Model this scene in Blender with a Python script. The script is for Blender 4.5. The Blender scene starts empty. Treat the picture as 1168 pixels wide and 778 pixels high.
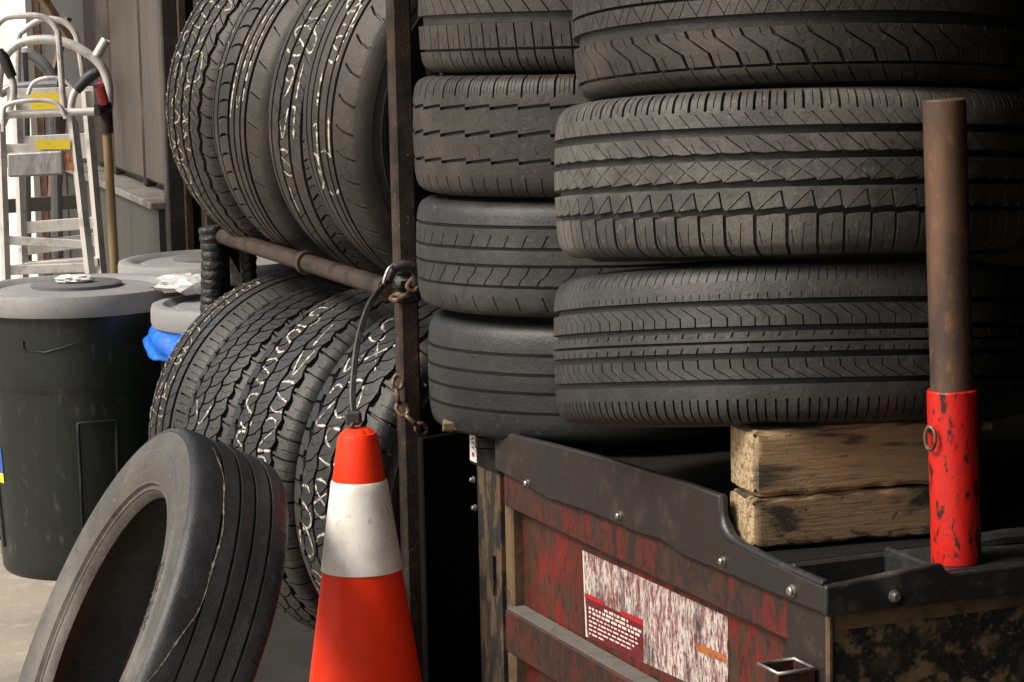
import bpy, math, random
import numpy as np
from mathutils import Matrix, Vector

# ------------------------------------------------------------------ camera, sky, sun, exposure
scene = bpy.context.scene
FPX, CX, CY = 2700.0, 584.0, 389.0
PITCH, ROLL, CAM = math.radians(7.8), math.radians(1.2), np.array([0, 0, 1.55])
FW = np.array([0, math.cos(PITCH), -math.sin(PITCH)])
_u = np.array([0, math.sin(PITCH), math.cos(PITCH)])
_r = np.array([1.0, 0, 0])
RT = math.cos(ROLL) * _r - math.sin(ROLL) * _u
UP = math.sin(ROLL) * _r + math.cos(ROLL) * _u
cd = bpy.data.cameras.new('camera')
cd.sensor_width = 36
cd.lens = FPX / 1168 * 36
cd.clip_start, cd.clip_end = 0.05, 500
cam = bpy.data.objects.new('camera', cd)
scene.collection.objects.link(cam)
cam.matrix_world = Matrix(((RT[0], UP[0], -FW[0], CAM[0]), (RT[1], UP[1], -FW[1], CAM[1]),
                           (RT[2], UP[2], -FW[2], CAM[2]), (0, 0, 0, 1)))
scene.camera = cam

SUN_EL, SUN_AZ = 44, 246          # azimuth clockwise from +Y: from the open side on the left
world = bpy.data.worlds.new('World')
scene.world = world
world.use_nodes = True
wn = world.node_tree.nodes
sky = wn.new('ShaderNodeTexSky')
sky.sky_type = 'NISHITA'
sky.sun_disc = False
sky.sun_elevation = math.radians(SUN_EL)
sky.sun_rotation = math.radians(SUN_AZ)
sky.air_density, sky.dust_density, sky.ozone_density = 1.0, 5.0, 0.6
wn['Background'].inputs['Strength'].default_value = 0.06
world.node_tree.links.new(sky.outputs[0], wn['Background'].inputs['Color'])
sd = bpy.data.lights.new('sun', 'SUN')
sd.energy = 1.5
sd.angle = math.radians(20)
sd.color = (1.0, 0.93, 0.83)
sun = bpy.data.objects.new('sun', sd)
scene.collection.objects.link(sun)
_e, _a = math.radians(SUN_EL), math.radians(SUN_AZ)
_to = Vector((math.cos(_e) * math.sin(_a), math.cos(_e) * math.cos(_a), math.sin(_e)))
sun.rotation_euler = _to.to_track_quat('Z', 'Y').to_euler()
sun.location = (-4, -4, 8)
vs = scene.view_settings
vs.view_transform = 'Standard'
vs.look = 'None'
vs.exposure = 1.3
vs.gamma = 1

rng = random.Random(7)
nrg = np.random.default_rng(5)


# ------------------------------------------------------------------ helpers
def ray(x, y):
    return FW + (x - CX) / FPX * RT - (y - CY) / FPX * UP


def PY(x, y, Y):
    d = ray(x, y)
    return CAM + d * (Y / d[1])


def PZ(x, y, z):
    d = ray(x, y)
    return CAM + d * ((z - CAM[2]) / d[2])


def on_plane(x, y, n, o):
    d = ray(x, y)
    return CAM + d * (((o - CAM) @ n) / (d @ n))


def V(*a):
    return np.array(a, float)


def unit(v):
    v = np.asarray(v, float)
    return v / np.linalg.norm(v)


def link(o, parent=None):
    scene.collection.objects.link(o)
    if parent is not None:
        o.parent = parent
    return o


def tag(o, label, cat, group=None):
    o['label'] = label
    o['category'] = cat
    if group:
        o['group'] = group
    return o


def thing(name, label, cat, loc=(0, 0, 0), group=None):
    o = bpy.data.objects.new(name, None)
    o.empty_display_size = 0.05
    o.location = tuple(float(c) for c in loc)
    link(o)
    return tag(o, label, cat, group)


def mesh_obj(name, verts, faces, m, parent=None, smooth=35, local=False, edges=()):
    me = bpy.data.meshes.new(name)
    verts = np.asarray(verts, float)
    if parent is not None and not local:
        verts = verts - np.array(root_of(parent).location)
    me.from_pydata(verts.tolist(), list(edges), [list(map(int, f)) for f in faces])
    me.update()
    if m is not None:
        me.materials.append(m)
    if smooth:
        me.polygons.foreach_set('use_smooth', [True] * len(me.polygons))
        me.set_sharp_from_angle(angle=math.radians(smooth))
    o = bpy.data.objects.new(name, me)
    return link(o, parent)


def root_of(o):
    while o.parent is not None:
        o = o.parent
    return o


class MB:
    """collects shapes in world coordinates; build() links them as one mesh"""

    def __init__(s):
        s.v, s.f = [], []

    def add(s, verts, faces):
        k = len(s.v)
        s.v += [tuple(p) for p in verts]
        s.f += [[k + i for i in f] for f in faces]
        return s

    def prism(s, poly, vec):
        """closed polygon extruded along vec"""
        n = len(poly)
        poly = [np.asarray(p, float) for p in poly]
        vec = np.asarray(vec, float)
        nn = np.zeros(3)
        for i in range(n):
            nn += np.cross(poly[i], poly[(i + 1) % n])
        if nn @ vec > 0:
            poly = poly[::-1]
        vs_ = poly + [p + vec for p in poly]
        fs = [list(range(n)), list(range(2 * n - 1, n - 1, -1))]
        fs += [[(i + 1) % n, i, n + i, n + (i + 1) % n] for i in range(n)]
        return s.add(vs_, fs)

    def box(s, o, ax, ay, az, bev=0.0):
        """box from corner o with edge vectors ax, ay, az, bevelled edges"""
        o, ax, ay, az = (np.asarray(q, float) for q in (o, ax, ay, az))
        if np.cross(ax, ay) @ az < 0:
            ax, ay = ay, ax
        L = [np.linalg.norm(q) for q in (ax, ay, az)]
        if bev <= 0 or bev * 2.2 > min(L):
            vs_ = [o + i * ax + j * ay + k * az for k in (0, 1) for j in (0, 1) for i in (0, 1)]
            return s.add(vs_, [[0, 2, 3, 1], [4, 5, 7, 6], [0, 1, 5, 4], [1, 3, 7, 5], [3, 2, 6, 7], [2, 0, 4, 6]])
        b = [bev / l for l in L]
        pts, idx = [], {}
        for k in (0, 1):
            for j in (0, 1):
                for i in (0, 1):
                    for w in range(3):
                        c = [i, j, k]
                        t = [(b[q] if c[q] == 0 else 1 - b[q]) if q != w else c[q] for q in range(3)]
                        idx[(i, j, k, w)] = len(pts)
                        pts.append(o + t[0] * ax + t[1] * ay + t[2] * az)
        fs = []
        for w in range(3):
            u, v = [(1, 2), (2, 0), (0, 1)][w]
            for side in (0, 1):
                q = []
                for (p, r) in ((0, 0), (1, 0), (1, 1), (0, 1)):
                    c = [0, 0, 0]
                    c[w], c[u], c[v] = side, p, r
                    q.append(idx[(c[0], c[1], c[2], w)])
                fs.append(q if side else q[::-1])
        for w in range(3):
            u, v = [(1, 2), (2, 0), (0, 1)][w]
            for p in (0, 1):
                for r in (0, 1):
                    c0, c1 = [0, 0, 0], [0, 0, 0]
                    c0[w], c0[u], c0[v] = 0, p, r
                    c1[w], c1[u], c1[v] = 1, p, r
                    q = [idx[(*c0, u)], idx[(*c1, u)], idx[(*c1, v)], idx[(*c0, v)]]
                    fs.append(q if (p ^ r) else q[::-1])
        for k in (0, 1):
            for j in (0, 1):
                for i in (0, 1):
                    q = [idx[(i, j, k, w)] for w in range(3)]
                    fs.append(q if (i + j + k) % 2 else q[::-1])
        return s.add(pts, fs)

    def tube(s, pts, r, n=12, closed=False, cap=True, smooth=0):
        pts = [np.asarray(p, float) for p in pts]
        if smooth:
            pts = catmull(pts, smooth, closed)
        m = len(pts)
        rs = r if hasattr(r, '__len__') else [r] * m
        if len(rs) != m:
            rs = np.interp(np.linspace(0, 1, m), np.linspace(0, 1, len(rs)), rs)
        ref, vs_ = None, []
        for i in range(m):
            if closed:
                t = pts[(i + 1) % m] - pts[i - 1]
            else:
                t = pts[min(i + 1, m - 1)] - pts[max(i - 1, 0)]
            t = unit(t)
            if ref is None:
                ref = V(0, 0, 1) if abs(t[2]) < 0.9 else V(1, 0, 0)
            ref = unit(ref - (ref @ t) * t)
            bi = np.cross(t, ref)
            for k in range(n):
                a = 2 * math.pi * k / n
                vs_.append(pts[i] + rs[i] * (math.cos(a) * ref + math.sin(a) * bi))
        fs = []
        for i in range(m if closed else m - 1):
            j = (i + 1) % m
            for k in range(n):
                l = (k + 1) % n
                fs.append([i * n + k, i * n + l, j * n + l, j * n + k])
        if cap and not closed:
            fs.append(list(range(n - 1, -1, -1)))
            fs.append([(m - 1) * n + k for k in range(n)])
        return s.add(vs_, fs)

    def lathe(s, o, prof, n=64, wob=None):
        """profile of (r, z) about the vertical axis through o"""
        o = np.asarray(o, float)
        vs_ = []
        for j, (r, z) in enumerate(prof):
            for k in range(n):
                a = 2 * math.pi * k / n
                rr = r * (1 + (wob(a, z) if wob else 0))
                vs_.append(o + V(rr * math.cos(a), rr * math.sin(a), z))
        fs = []
        for j in range(len(prof) - 1):
            for k in range(n):
                l = (k + 1) % n
                fs.append([j * n + k, j * n + l, (j + 1) * n + l, (j + 1) * n + k])
        if prof[0][0] > 1e-6:
            fs.append(list(range(n - 1, -1, -1)))
        if prof[-1][0] > 1e-6:
            fs.append([(len(prof) - 1) * n + k for k in range(n)])
        return s.add(vs_, fs)

    def build(s, name, m, parent=None, smooth=35):
        return mesh_obj(name, s.v, s.f, m, parent, smooth)


def catmull(pts, k, closed=False):
    out, m = [], len(pts)
    for i in range(m if closed else m - 1):
        if closed:
            p0, p1, p2, p3 = pts[i - 1], pts[i], pts[(i + 1) % m], pts[(i + 2) % m]
        else:
            p0, p1, p2, p3 = pts[max(i - 1, 0)], pts[i], pts[i + 1], pts[min(i + 2, m - 1)]
        for j in range(k):
            t = j / k
            out.append(0.5 * (2 * p1 + (p2 - p0) * t + (2 * p0 - 5 * p1 + 4 * p2 - p3) * t * t + (3 * p1 - p0 - 3 * p2 + p3) * t ** 3))
    if not closed:
        out.append(pts[-1])
    return out


# ------------------------------------------------------------------ materials
def mat(name, base, rough=0.6, metal=0.0, layers=(), bump=(), spec=0.5, rough_var=0.0, rnd=True):
    """layers: (scale, colour, lo, hi, detail, stretch xyz) mixed over the base by noise; bump: (scale, strength, distance)"""
    m = bpy.data.materials.new(name)
    m.use_nodes = True
    nt = m.node_tree
    N, L = nt.nodes, nt.links
    b = N['Principled BSDF']
    b.inputs['Roughness'].default_value = rough
    b.inputs['Metallic'].default_value = metal
    b.inputs['Specular IOR Level'].default_value = spec
    tc = N.new('ShaderNodeTexCoord')
    oi = N.new('ShaderNodeObjectInfo')
    vm = N.new('ShaderNodeVectorMath')
    vm.operation = 'MULTIPLY_ADD'
    cb = N.new('ShaderNodeCombineXYZ')
    for i in range(3):
        L.new(oi.outputs['Random'], cb.inputs[i])
    L.new(cb.outputs[0], vm.inputs[0])
    vm.inputs[1].default_value = (37, 53, 71) if rnd else (0, 0, 0)
    L.new(tc.outputs['Object'], vm.inputs[2])
    col = N.new('ShaderNodeRGB')
    col.outputs[0].default_value = (*base, 1)
    cur = col.outputs[0]
    rcur = None
    for ly in layers:
        sc, c2, lo, hi = ly[:4]
        det = ly[4] if len(ly) > 4 else 6
        st = ly[5] if len(ly) > 5 else (1, 1, 1)
        mp = N.new('ShaderNodeMapping')
        mp.inputs['Scale'].default_value = st
        L.new(vm.outputs[0], mp.inputs[0])
        nz = N.new('ShaderNodeTexNoise')
        nz.inputs['Scale'].default_value = sc
        nz.inputs['Detail'].default_value = det
        nz.inputs['Roughness'].default_value = 0.62
        L.new(mp.outputs[0], nz.inputs['Vector'])
        mr = N.new('ShaderNodeMapRange')
        mr.interpolation_type = 'SMOOTHSTEP'
        mr.inputs['From Min'].default_value = lo
        mr.inputs['From Max'].default_value = hi
        L.new(nz.outputs['Fac'], mr.inputs['Value'])
        if len(ly) > 6:
            mr.inputs['To Max'].default_value = ly[6]
        mx = N.new('ShaderNodeMix')
        mx.data_type = 'RGBA'
        L.new(mr.outputs[0], mx.inputs['Factor'])
        L.new(cur, mx.inputs['A'])
        mx.inputs['B'].default_value = (*c2, 1)
        cur = mx.outputs['Result']
        rcur = mr.outputs[0]
    L.new(cur, b.inputs['Base Color'])
    if rough_var and rcur is not None:
        ma = N.new('ShaderNodeMath')
        ma.operation = 'MULTIPLY_ADD'
        ma.use_clamp = True
        L.new(rcur, ma.inputs[0])
        ma.inputs[1].default_value = rough_var
        ma.inputs[2].default_value = rough
        L.new(ma.outputs[0], b.inputs['Roughness'])
    prev = None
    for bp in bump:
        sc, stg, dist = bp[:3]
        st = bp[3] if len(bp) > 3 else (1, 1, 1)
        mp = N.new('ShaderNodeMapping')
        mp.inputs['Scale'].default_value = st
        L.new(vm.outputs[0], mp.inputs[0])
        nz = N.new('ShaderNodeTexNoise')
        nz.inputs['Scale'].default_value = sc
        nz.inputs['Detail'].default_value = 5
        L.new(mp.outputs[0], nz.inputs['Vector'])
        bn = N.new('ShaderNodeBump')
        bn.inputs['Strength'].default_value = stg
        bn.inputs['Distance'].default_value = dist
        L.new(nz.outputs['Fac'], bn.inputs['Height'])
        if prev is not None:
            L.new(prev, bn.inputs['Normal'])
        prev = bn.outputs[0]
    if prev is not None:
        L.new(prev, b.inputs['Normal'])
    return m


M = {}


def rubber(name, base, dust, amt=0.5, rough=0.62):
    return mat(name, base, rough, 0, [
        (4.5, dust, 0.40, 0.70, 7, (1, 1, 1), amt),
        (24, tuple(c * 0.5 for c in base), 0.5, 0.72, 7, (1, 1, 1), 0.6),
        (95, tuple(min(1, c * 1.15) for c in dust), 0.55, 0.75, 6, (1, 1, 1), 0.6),
        (330, tuple(c * 0.5 for c in base), 0.54, 0.66, 3, (1, 1, 1), 0.5),
        (520, tuple(min(1, c * 2.2) for c in dust), 0.70, 0.76, 2, (1, 1, 1), 0.5),
    ], [(45, 0.3, 0.003), (160, 0.35, 0.0018), (600, 0.5, 0.0012)], spec=0.45, rough_var=0.1)


M['rubber'] = rubber('rubber_tread', (0.02, 0.0205, 0.0205), (0.085, 0.083, 0.077), 0.5, 0.5)
M['rubber_dusty'] = rubber('rubber_dusty_tread', (0.04, 0.039, 0.036), (0.15, 0.143, 0.126), 0.75, 0.58)
M['rubber_dark'] = rubber('rubber_dark_tread', (0.014, 0.015, 0.016), (0.05, 0.051, 0.052), 0.5, 0.46)
M['rubber_brown'] = rubber('rubber_warm_tread', (0.025, 0.022, 0.019), (0.085, 0.075, 0.063), 0.55, 0.54)
M['rubber_worn'] = rubber('rubber_worn_blueish', (0.022, 0.0235, 0.026), (0.065, 0.067, 0.07), 0.6, 0.45)
M['sidewall'] = rubber('rubber_sidewall', (0.018, 0.017, 0.016), (0.055, 0.05, 0.043), 0.55, 0.5)
M['sidewall_grey'] = rubber('rubber_grey_sidewall', (0.075, 0.071, 0.064), (0.17, 0.158, 0.135), 0.7, 0.5)
M['chalk'] = mat('paint_marker_white', (0.52, 0.5, 0.45), 0.85, 0, [(60, (0.1, 0.095, 0.085), 0.43, 0.62)])
M['chalk_yellow'] = mat('paint_marker_yellowed', (0.4, 0.36, 0.28), 0.85, 0, [(60, (0.08, 0.072, 0.06), 0.42, 0.6)])
M['rust_steel'] = mat('rusty_steel', (0.045, 0.028, 0.02), 0.72, 0.15, [
    (14, (0.014, 0.011, 0.009), 0.42, 0.6), (55, (0.13, 0.07, 0.04), 0.58, 0.72), (120, (0.3, 0.25, 0.2), 0.66, 0.74, 4, (1, 1, 1), 0.6)],
    [(45, 0.5, 0.003), (220, 0.5, 0.0015)])
M['rail_steel'] = mat('worn_brown_steel', (0.06, 0.04, 0.028), 0.5, 0.3, [
    (16, (0.022, 0.016, 0.013), 0.46, 0.64), (110, (0.16, 0.11, 0.075), 0.6, 0.74)], [(60, 0.4, 0.002), (260, 0.4, 0.001)])
M['black_tape'] = mat('black_tape', (0.012, 0.012, 0.012), 0.45, 0, [(30, (0.03, 0.029, 0.027), 0.52, 0.7)], [(70, 0.9, 0.006, (1, 1, 1.8)), (220, 0.5, 0.002)])
M['black_plastic'] = mat('black_rim_plastic', (0.018, 0.0195, 0.02), 0.42, 0, [
    (40, (0.045, 0.044, 0.04), 0.52, 0.7, 9),
    (11, (0.075, 0.072, 0.066), 0.5, 0.72), (140, (0.11, 0.1, 0.085), 0.62, 0.76, 4, (1, 1, 1), 0.6)],
    [(35, 0.3, 0.003), (320, 0.35, 0.001)], rough_var=0.25)
M['brown_panel'] = mat('grimy_dark_rim_panel', (0.02, 0.0145, 0.0125), 0.5, 0, [
    (30, (0.04, 0.03, 0.025), 0.5, 0.68, 9),
    (7, (0.016, 0.0155, 0.015), 0.45, 0.65), (150, (0.14, 0.1, 0.075), 0.66, 0.78, 4, (1, 1, 1), 0.6)],
    [(30, 0.3, 0.003), (300, 0.3, 0.001)], rough_var=0.2)
M['grime'] = mat('grimy_black_steel', (0.008, 0.0075, 0.007), 0.75, 0, [(25, (0.02, 0.017, 0.013), 0.55, 0.75)], [(60, 0.5, 0.003)], spec=0.25)
M['red_paint'] = mat('worn_red_paint', (0.17, 0.008, 0.005), 0.5, 0, [  # wear and grime, darkened further for the weak light on the cabinet
    (8, (0.085, 0.014, 0.008), 0.38, 0.56, 9, (1, 1, 0.6)), (28, (0.05, 0.026, 0.014), 0.45, 0.6, 10, (1, 1, 0.5)), (20, (0.016, 0.011, 0.008), 0.5, 0.66, 10, (1, 1, 0.35)),
    (110, (0.02, 0.013, 0.01), 0.5, 0.64, 8, (1, 1, 0.4)), (300, (0.2, 0.03, 0.018), 0.64, 0.72, 4, (1, 1, 1), 0.6)],
    [(40, 0.4, 0.002), (240, 0.6, 0.001)], rough_var=0.2)
M['red_rail'] = mat('rusted_red_paint', (0.1, 0.009, 0.006), 0.55, 0, [  # rust and wear, with the same darkening for weak light
    (10, (0.04, 0.019, 0.013), 0.36, 0.54, 9, (1, 1, 0.6)), (40, (0.022, 0.014, 0.01), 0.46, 0.6, 10, (1, 1, 0.4)),
    (130, (0.012, 0.009, 0.007), 0.52, 0.64, 8, (1, 1, 0.5)), (280, (0.16, 0.035, 0.02), 0.64, 0.72, 4, (1, 1, 1), 0.7)], [(40, 0.4, 0.002), (240, 0.6, 0.001)], rough_var=0.2)
M['rust_black'] = mat('black_and_rust_post', (0.09, 0.055, 0.025), 0.75, 0, [
    (38, (0.012, 0.011, 0.01), 0.44, 0.53, 8, (1, 1, 0.35)), (150, (0.2, 0.13, 0.06), 0.66, 0.76, 4)], [(60, 0.7, 0.003)])
M['mottled'] = mat('black_mottled_rusty_panel', (0.15, 0.1, 0.055), 0.6, 0, [
    (38, (0.012, 0.011, 0.009), 0.38, 0.52, 10), (130, (0.1, 0.098, 0.07), 0.56, 0.7, 7), (22, (0.04, 0.032, 0.02), 0.52, 0.66, 9)],
    [(50, 0.6, 0.003), (240, 0.5, 0.001)])
M['rust_band'] = mat('brown_rust_band', (0.13, 0.08, 0.04), 0.75, 0, [
    (20, (0.055, 0.038, 0.022), 0.45, 0.62, 8), (130, (0.22, 0.15, 0.08), 0.62, 0.74, 4)], [(60, 0.6, 0.002)])
M['ledge'] = mat('dusty_grey_ledge', (0.12, 0.114, 0.1), 0.85, 0, [(30, (0.09, 0.085, 0.075), 0.5, 0.68), (140, (0.03, 0.028, 0.026), 0.62, 0.7)], [(120, 0.5, 0.002)])
M['bolt'] = mat('zinc_bolt', (0.36, 0.34, 0.31), 0.42, 0.8, [(160, (0.1, 0.08, 0.06), 0.5, 0.68)])
M['label_white'] = mat('scuffed_white_label', (0.5, 0.46, 0.42), 0.65, 0, [
    (90, (0.2, 0.08, 0.08), 0.46, 0.62, 9, (1, 1, 0.3)), (260, (0.14, 0.03, 0.04), 0.48, 0.62, 7, (1, 1, 0.25)),
    (420, (0.07, 0.025, 0.025), 0.54, 0.64, 5, (1, 1, 0.3)), (14, (0.035, 0.022, 0.02), 0.5, 0.68, 10, (1, 1, 0.4))], [(200, 0.4, 0.0008)])
M['label_red'] = mat('dark_red_label_print', (0.11, 0.008, 0.011), 0.55, 0, [(60, (0.1, 0.02, 0.018), 0.5, 0.7)])
M['label_bright'] = mat('red_label_bar', (0.34, 0.015, 0.018), 0.5, 0, [(70, (0.2, 0.02, 0.02), 0.58, 0.72)])
M['label_orange'] = mat('orange_label_print', (0.34, 0.11, 0.025), 0.6, 0, [(90, (0.2, 0.06, 0.04), 0.48, 0.6)])
M['print_white'] = mat('white_print', (0.6, 0.54, 0.5), 0.7, 0, [(120, (0.25, 0.07, 0.07), 0.56, 0.68)])
M['black_print'] = mat('black_print', (0.01, 0.01, 0.01), 0.6)
M['post_red'] = mat('chipped_red_enamel', (0.55, 0.016, 0.011), 0.36, 0, [
    (14, (0.42, 0.02, 0.014), 0.45, 0.7), (48, (0.03, 0.012, 0.01), 0.565, 0.62, 10, (1, 1, 0.3)), (90, (0.05, 0.015, 0.012), 0.57, 0.63, 7, (1, 1, 0.4)),
    (200, (0.12, 0.02, 0.015), 0.62, 0.68, 4)], [(30, 0.25, 0.002), (150, 0.4, 0.001)], rough_var=0.2)
M['post_brown'] = mat('oiled_brown_steel_pipe', (0.15, 0.085, 0.055), 0.4, 0.3, [
    (14, (0.07, 0.052, 0.043), 0.42, 0.62, 7, (1, 1, 0.3)), (45, (0.24, 0.12, 0.07), 0.56, 0.72, 7, (1, 1, 0.5)), (60, (0.03, 0.02, 0.016), 0.62, 0.72, 6, (1, 1, 0.4)), (30, (0.21, 0.11, 0.065), 0.58, 0.74)],
    [(60, 0.3, 0.001), (300, 0.4, 0.0008)])
M['orange'] = mat('fluorescent_orange_plastic', (0.9, 0.038, 0.005), 0.5, 0, [
    (9, (0.8, 0.032, 0.005), 0.5, 0.7), (60, (0.4, 0.03, 0.012), 0.62, 0.76, 8, (1, 1, 0.4), 0.7), (240, (0.15, 0.03, 0.02), 0.7, 0.75, 4)], [(30, 0.2, 0.003), (300, 0.2, 0.0006)], spec=0.3)
M['collar'] = mat('scuffed_reflective_white_sleeve', (0.78, 0.77, 0.73), 0.4, 0, [
    (22, (0.66, 0.64, 0.59), 0.48, 0.68), (60, (0.3, 0.27, 0.22), 0.62, 0.72, 8, (1, 1, 0.5)), (190, (0.12, 0.1, 0.08), 0.7, 0.76, 3)], [(160, 0.4, 0.0012)])
M['bin_green'] = mat('dark_green_bin_plastic', (0.01, 0.0145, 0.0125), 0.42, 0, [
    (5, (0.02, 0.026, 0.023), 0.42, 0.7, 7, (1, 1, 0.25)), (40, (0.06, 0.066, 0.06), 0.57, 0.76, 7, (1, 1, 0.35)), (160, (0.14, 0.15, 0.13), 0.69, 0.77, 3, (1, 1, 1), 0.7)],
    [(25, 0.25, 0.004), (260, 0.25, 0.001)], rough_var=0.2)
M['lid_grey'] = mat('grey_lid_plastic', (0.25, 0.252, 0.258), 0.55, 0, [
    (6, (0.31, 0.305, 0.295), 0.42, 0.68), (40, (0.15, 0.15, 0.15), 0.58, 0.76), (150, (0.12, 0.11, 0.1), 0.67, 0.76, 3)], [(60, 0.3, 0.002)])
M['lid_dark'] = mat('grey_lid_handle_disc', (0.13, 0.13, 0.135), 0.55, 0, [(30, (0.2, 0.195, 0.185), 0.5, 0.72)], [(90, 0.3, 0.002)])
M['blue_bag'] = mat('blue_plastic_bag', (0.012, 0.13, 0.62), 0.38, 0, [(14, (0.02, 0.2, 0.75), 0.5, 0.7)], [(22, 0.6, 0.012), (70, 0.3, 0.004)])
M['clear_bag'] = mat('crumpled_white_plastic', (0.6, 0.6, 0.6), 0.25, 0, [(30, (0.38, 0.36, 0.34), 0.5, 0.7)], [(60, 0.6, 0.006)])
M['paper'] = mat('crumpled_paper', (0.74, 0.73, 0.7), 0.7, 0, [(60, (0.4, 0.4, 0.4), 0.55, 0.7)], [(70, 0.5, 0.004)])
M['alu'] = mat('dull_aluminium', (0.66, 0.64, 0.6), 0.4, 0.35, [(20, (0.42, 0.4, 0.37), 0.48, 0.7), (110, (0.25, 0.23, 0.2), 0.65, 0.76)], [(120, 0.2, 0.001)])
M['alu_grey'] = mat('grey_painted_tube', (0.24, 0.25, 0.26), 0.45, 0.3, [(25, (0.15, 0.15, 0.15), 0.5, 0.7)])
M['grip'] = mat('black_rubber_grip', (0.025, 0.024, 0.023), 0.55, 0, [(60, (0.06, 0.055, 0.05), 0.55, 0.72)])
M['red_grip'] = mat('red_rubber_grip', (0.5, 0.06, 0.06), 0.5, 0, [(60, (0.3, 0.05, 0.05), 0.55, 0.72)])
M['yellow'] = mat('yellow_sticker', (0.78, 0.6, 0.03), 0.5, 0, [(60, (0.6, 0.45, 0.06), 0.55, 0.7)])
M['duct'] = mat('silver_duct_tape', (0.36, 0.35, 0.34), 0.42, 0.25, [(12, (0.26, 0.25, 0.24), 0.5, 0.68)], [(16, 0.6, 0.012, (1.6, 1, 0.7))])
M['copper'] = mat('orange_brown_strip', (0.42, 0.16, 0.08), 0.6, 0, [(80, (0.15, 0.06, 0.04), 0.5, 0.62)])
M['brass'] = mat('varnished_broom_handle', (0.33, 0.235, 0.11), 0.45, 0, [(30, (0.22, 0.15, 0.07), 0.5, 0.7, 6, (1, 1, 0.1))])
M['wood'] = mat('weathered_timber', (0.3, 0.21, 0.115), 0.8, 0, [
    (260, (0.27, 0.175, 0.085), 0.44, 0.64, 6, (0.05, 0.4, 1)), (60, (0.37, 0.26, 0.14), 0.5, 0.7, 6, (0.08, 0.5, 1)),
    (420, (0.1, 0.06, 0.03), 0.6, 0.68, 4, (0.05, 0.4, 1)), (14, (0.06, 0.048, 0.034), 0.53, 0.64, 10, (0.35, 1, 2.2)), (70, (0.02, 0.015, 0.011), 0.66, 0.69, 5)],
    [(260, 0.4, 0.002, (0.05, 0.4, 1)), (300, 0.5, 0.001)])
M['wood_dirty'] = mat('oil_stained_timber', (0.22, 0.155, 0.085), 0.8, 0, [
    (260, (0.2, 0.135, 0.07), 0.44, 0.64, 6, (0.05, 0.4, 1)), (420, (0.08, 0.05, 0.025), 0.58, 0.68, 4, (0.05, 0.4, 1)),
    (17, (0.03, 0.025, 0.018), 0.48, 0.58, 9, (0.6, 1, 1.3)), (70, (0.02, 0.015, 0.011), 0.62, 0.68, 6)], [(260, 0.4, 0.002, (0.05, 0.4, 1)), (300, 0.5, 0.001)])
M['wood_end'] = mat('rough_end_grain', (0.4, 0.31, 0.19), 0.85, 0, [
    (130, (0.24, 0.15, 0.07), 0.48, 0.6, 9), (60, (0.12, 0.08, 0.04), 0.58, 0.68, 7), (320, (0.05, 0.035, 0.02), 0.6, 0.68, 6)], [(120, 1.0, 0.004), (300, 0.6, 0.002)])
M['chain'] = mat('rusty_chain', (0.2, 0.13, 0.08), 0.5, 0.6, [(60, (0.07, 0.045, 0.03), 0.48, 0.62)], [(150, 0.5, 0.001)])
M['strap'] = mat('black_rubber_strap', (0.035, 0.034, 0.033), 0.5, 0, [(60, (0.085, 0.08, 0.075), 0.5, 0.7)], [(150, 0.3, 0.001)])
M['concrete'] = mat('dusty_concrete', (0.34, 0.3, 0.245), 0.9, 0, [
    (1.6, (0.22, 0.2, 0.17), 0.42, 0.66), (11, (0.42, 0.38, 0.31), 0.52, 0.72), (45, (0.12, 0.1, 0.08), 0.6, 0.74), (170, (0.06, 0.05, 0.04), 0.68, 0.74)],
    [(30, 0.4, 0.004), (180, 0.5, 0.002)], rnd=False)
M['white_wall'] = mat('cream_render', (0.8, 0.77, 0.7), 0.85, 0, [(2, (0.7, 0.66, 0.58), 0.45, 0.7)], [(60, 0.2, 0.003)])
M['panel_metal'] = mat('brown_grey_metal_panel', (0.05, 0.035, 0.026), 0.4, 0.25, [
    (2.2, (0.02, 0.015, 0.012), 0.42, 0.62, 7, (1, 1, 0.35)), (9, (0.1, 0.075, 0.055), 0.56, 0.75, 7, (1, 1, 0.5))], [(6, 0.25, 0.02)], rough_var=0.15)
M['dark_frame'] = mat('dark_brown_frame', (0.03, 0.024, 0.02), 0.5, 0.1, [(12, (0.065, 0.052, 0.042), 0.5, 0.7)], [(40, 0.3, 0.003)])
M['plinth'] = mat('grey_streaked_plinth', (0.042, 0.044, 0.04), 0.7, 0, [
    (7, (0.03, 0.03, 0.028), 0.44, 0.64, 8, (1, 1, 0.2)), (30, (0.09, 0.088, 0.078), 0.58, 0.76, 7, (1, 1, 0.25))], [(40, 0.3, 0.004)])
M['ledge_pale'] = mat('pale_worn_ledge', (0.17, 0.16, 0.14), 0.75, 0, [(9, (0.1, 0.095, 0.085), 0.45, 0.68)])
M['interior'] = mat('near_black_interior', (0.006, 0.0055, 0.005), 0.95, 0, [(4, (0.011, 0.0095, 0.008), 0.45, 0.7)], spec=0.15)  # near black, standing in for deep shade indoors and on the added board
M['door_brown'] = mat('dark_brown_door', (0.07, 0.038, 0.022), 0.6, 0, [(5, (0.035, 0.02, 0.013), 0.45, 0.65, 7, (1, 1, 0.3))])
M['plank'] = mat('brown_plank', (0.15, 0.085, 0.05), 0.7, 0, [(14, (0.08, 0.045, 0.027), 0.45, 0.65)])
M['sticker_blue'] = mat('blue_sticker', (0.03, 0.1, 0.42), 0.5)


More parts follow.
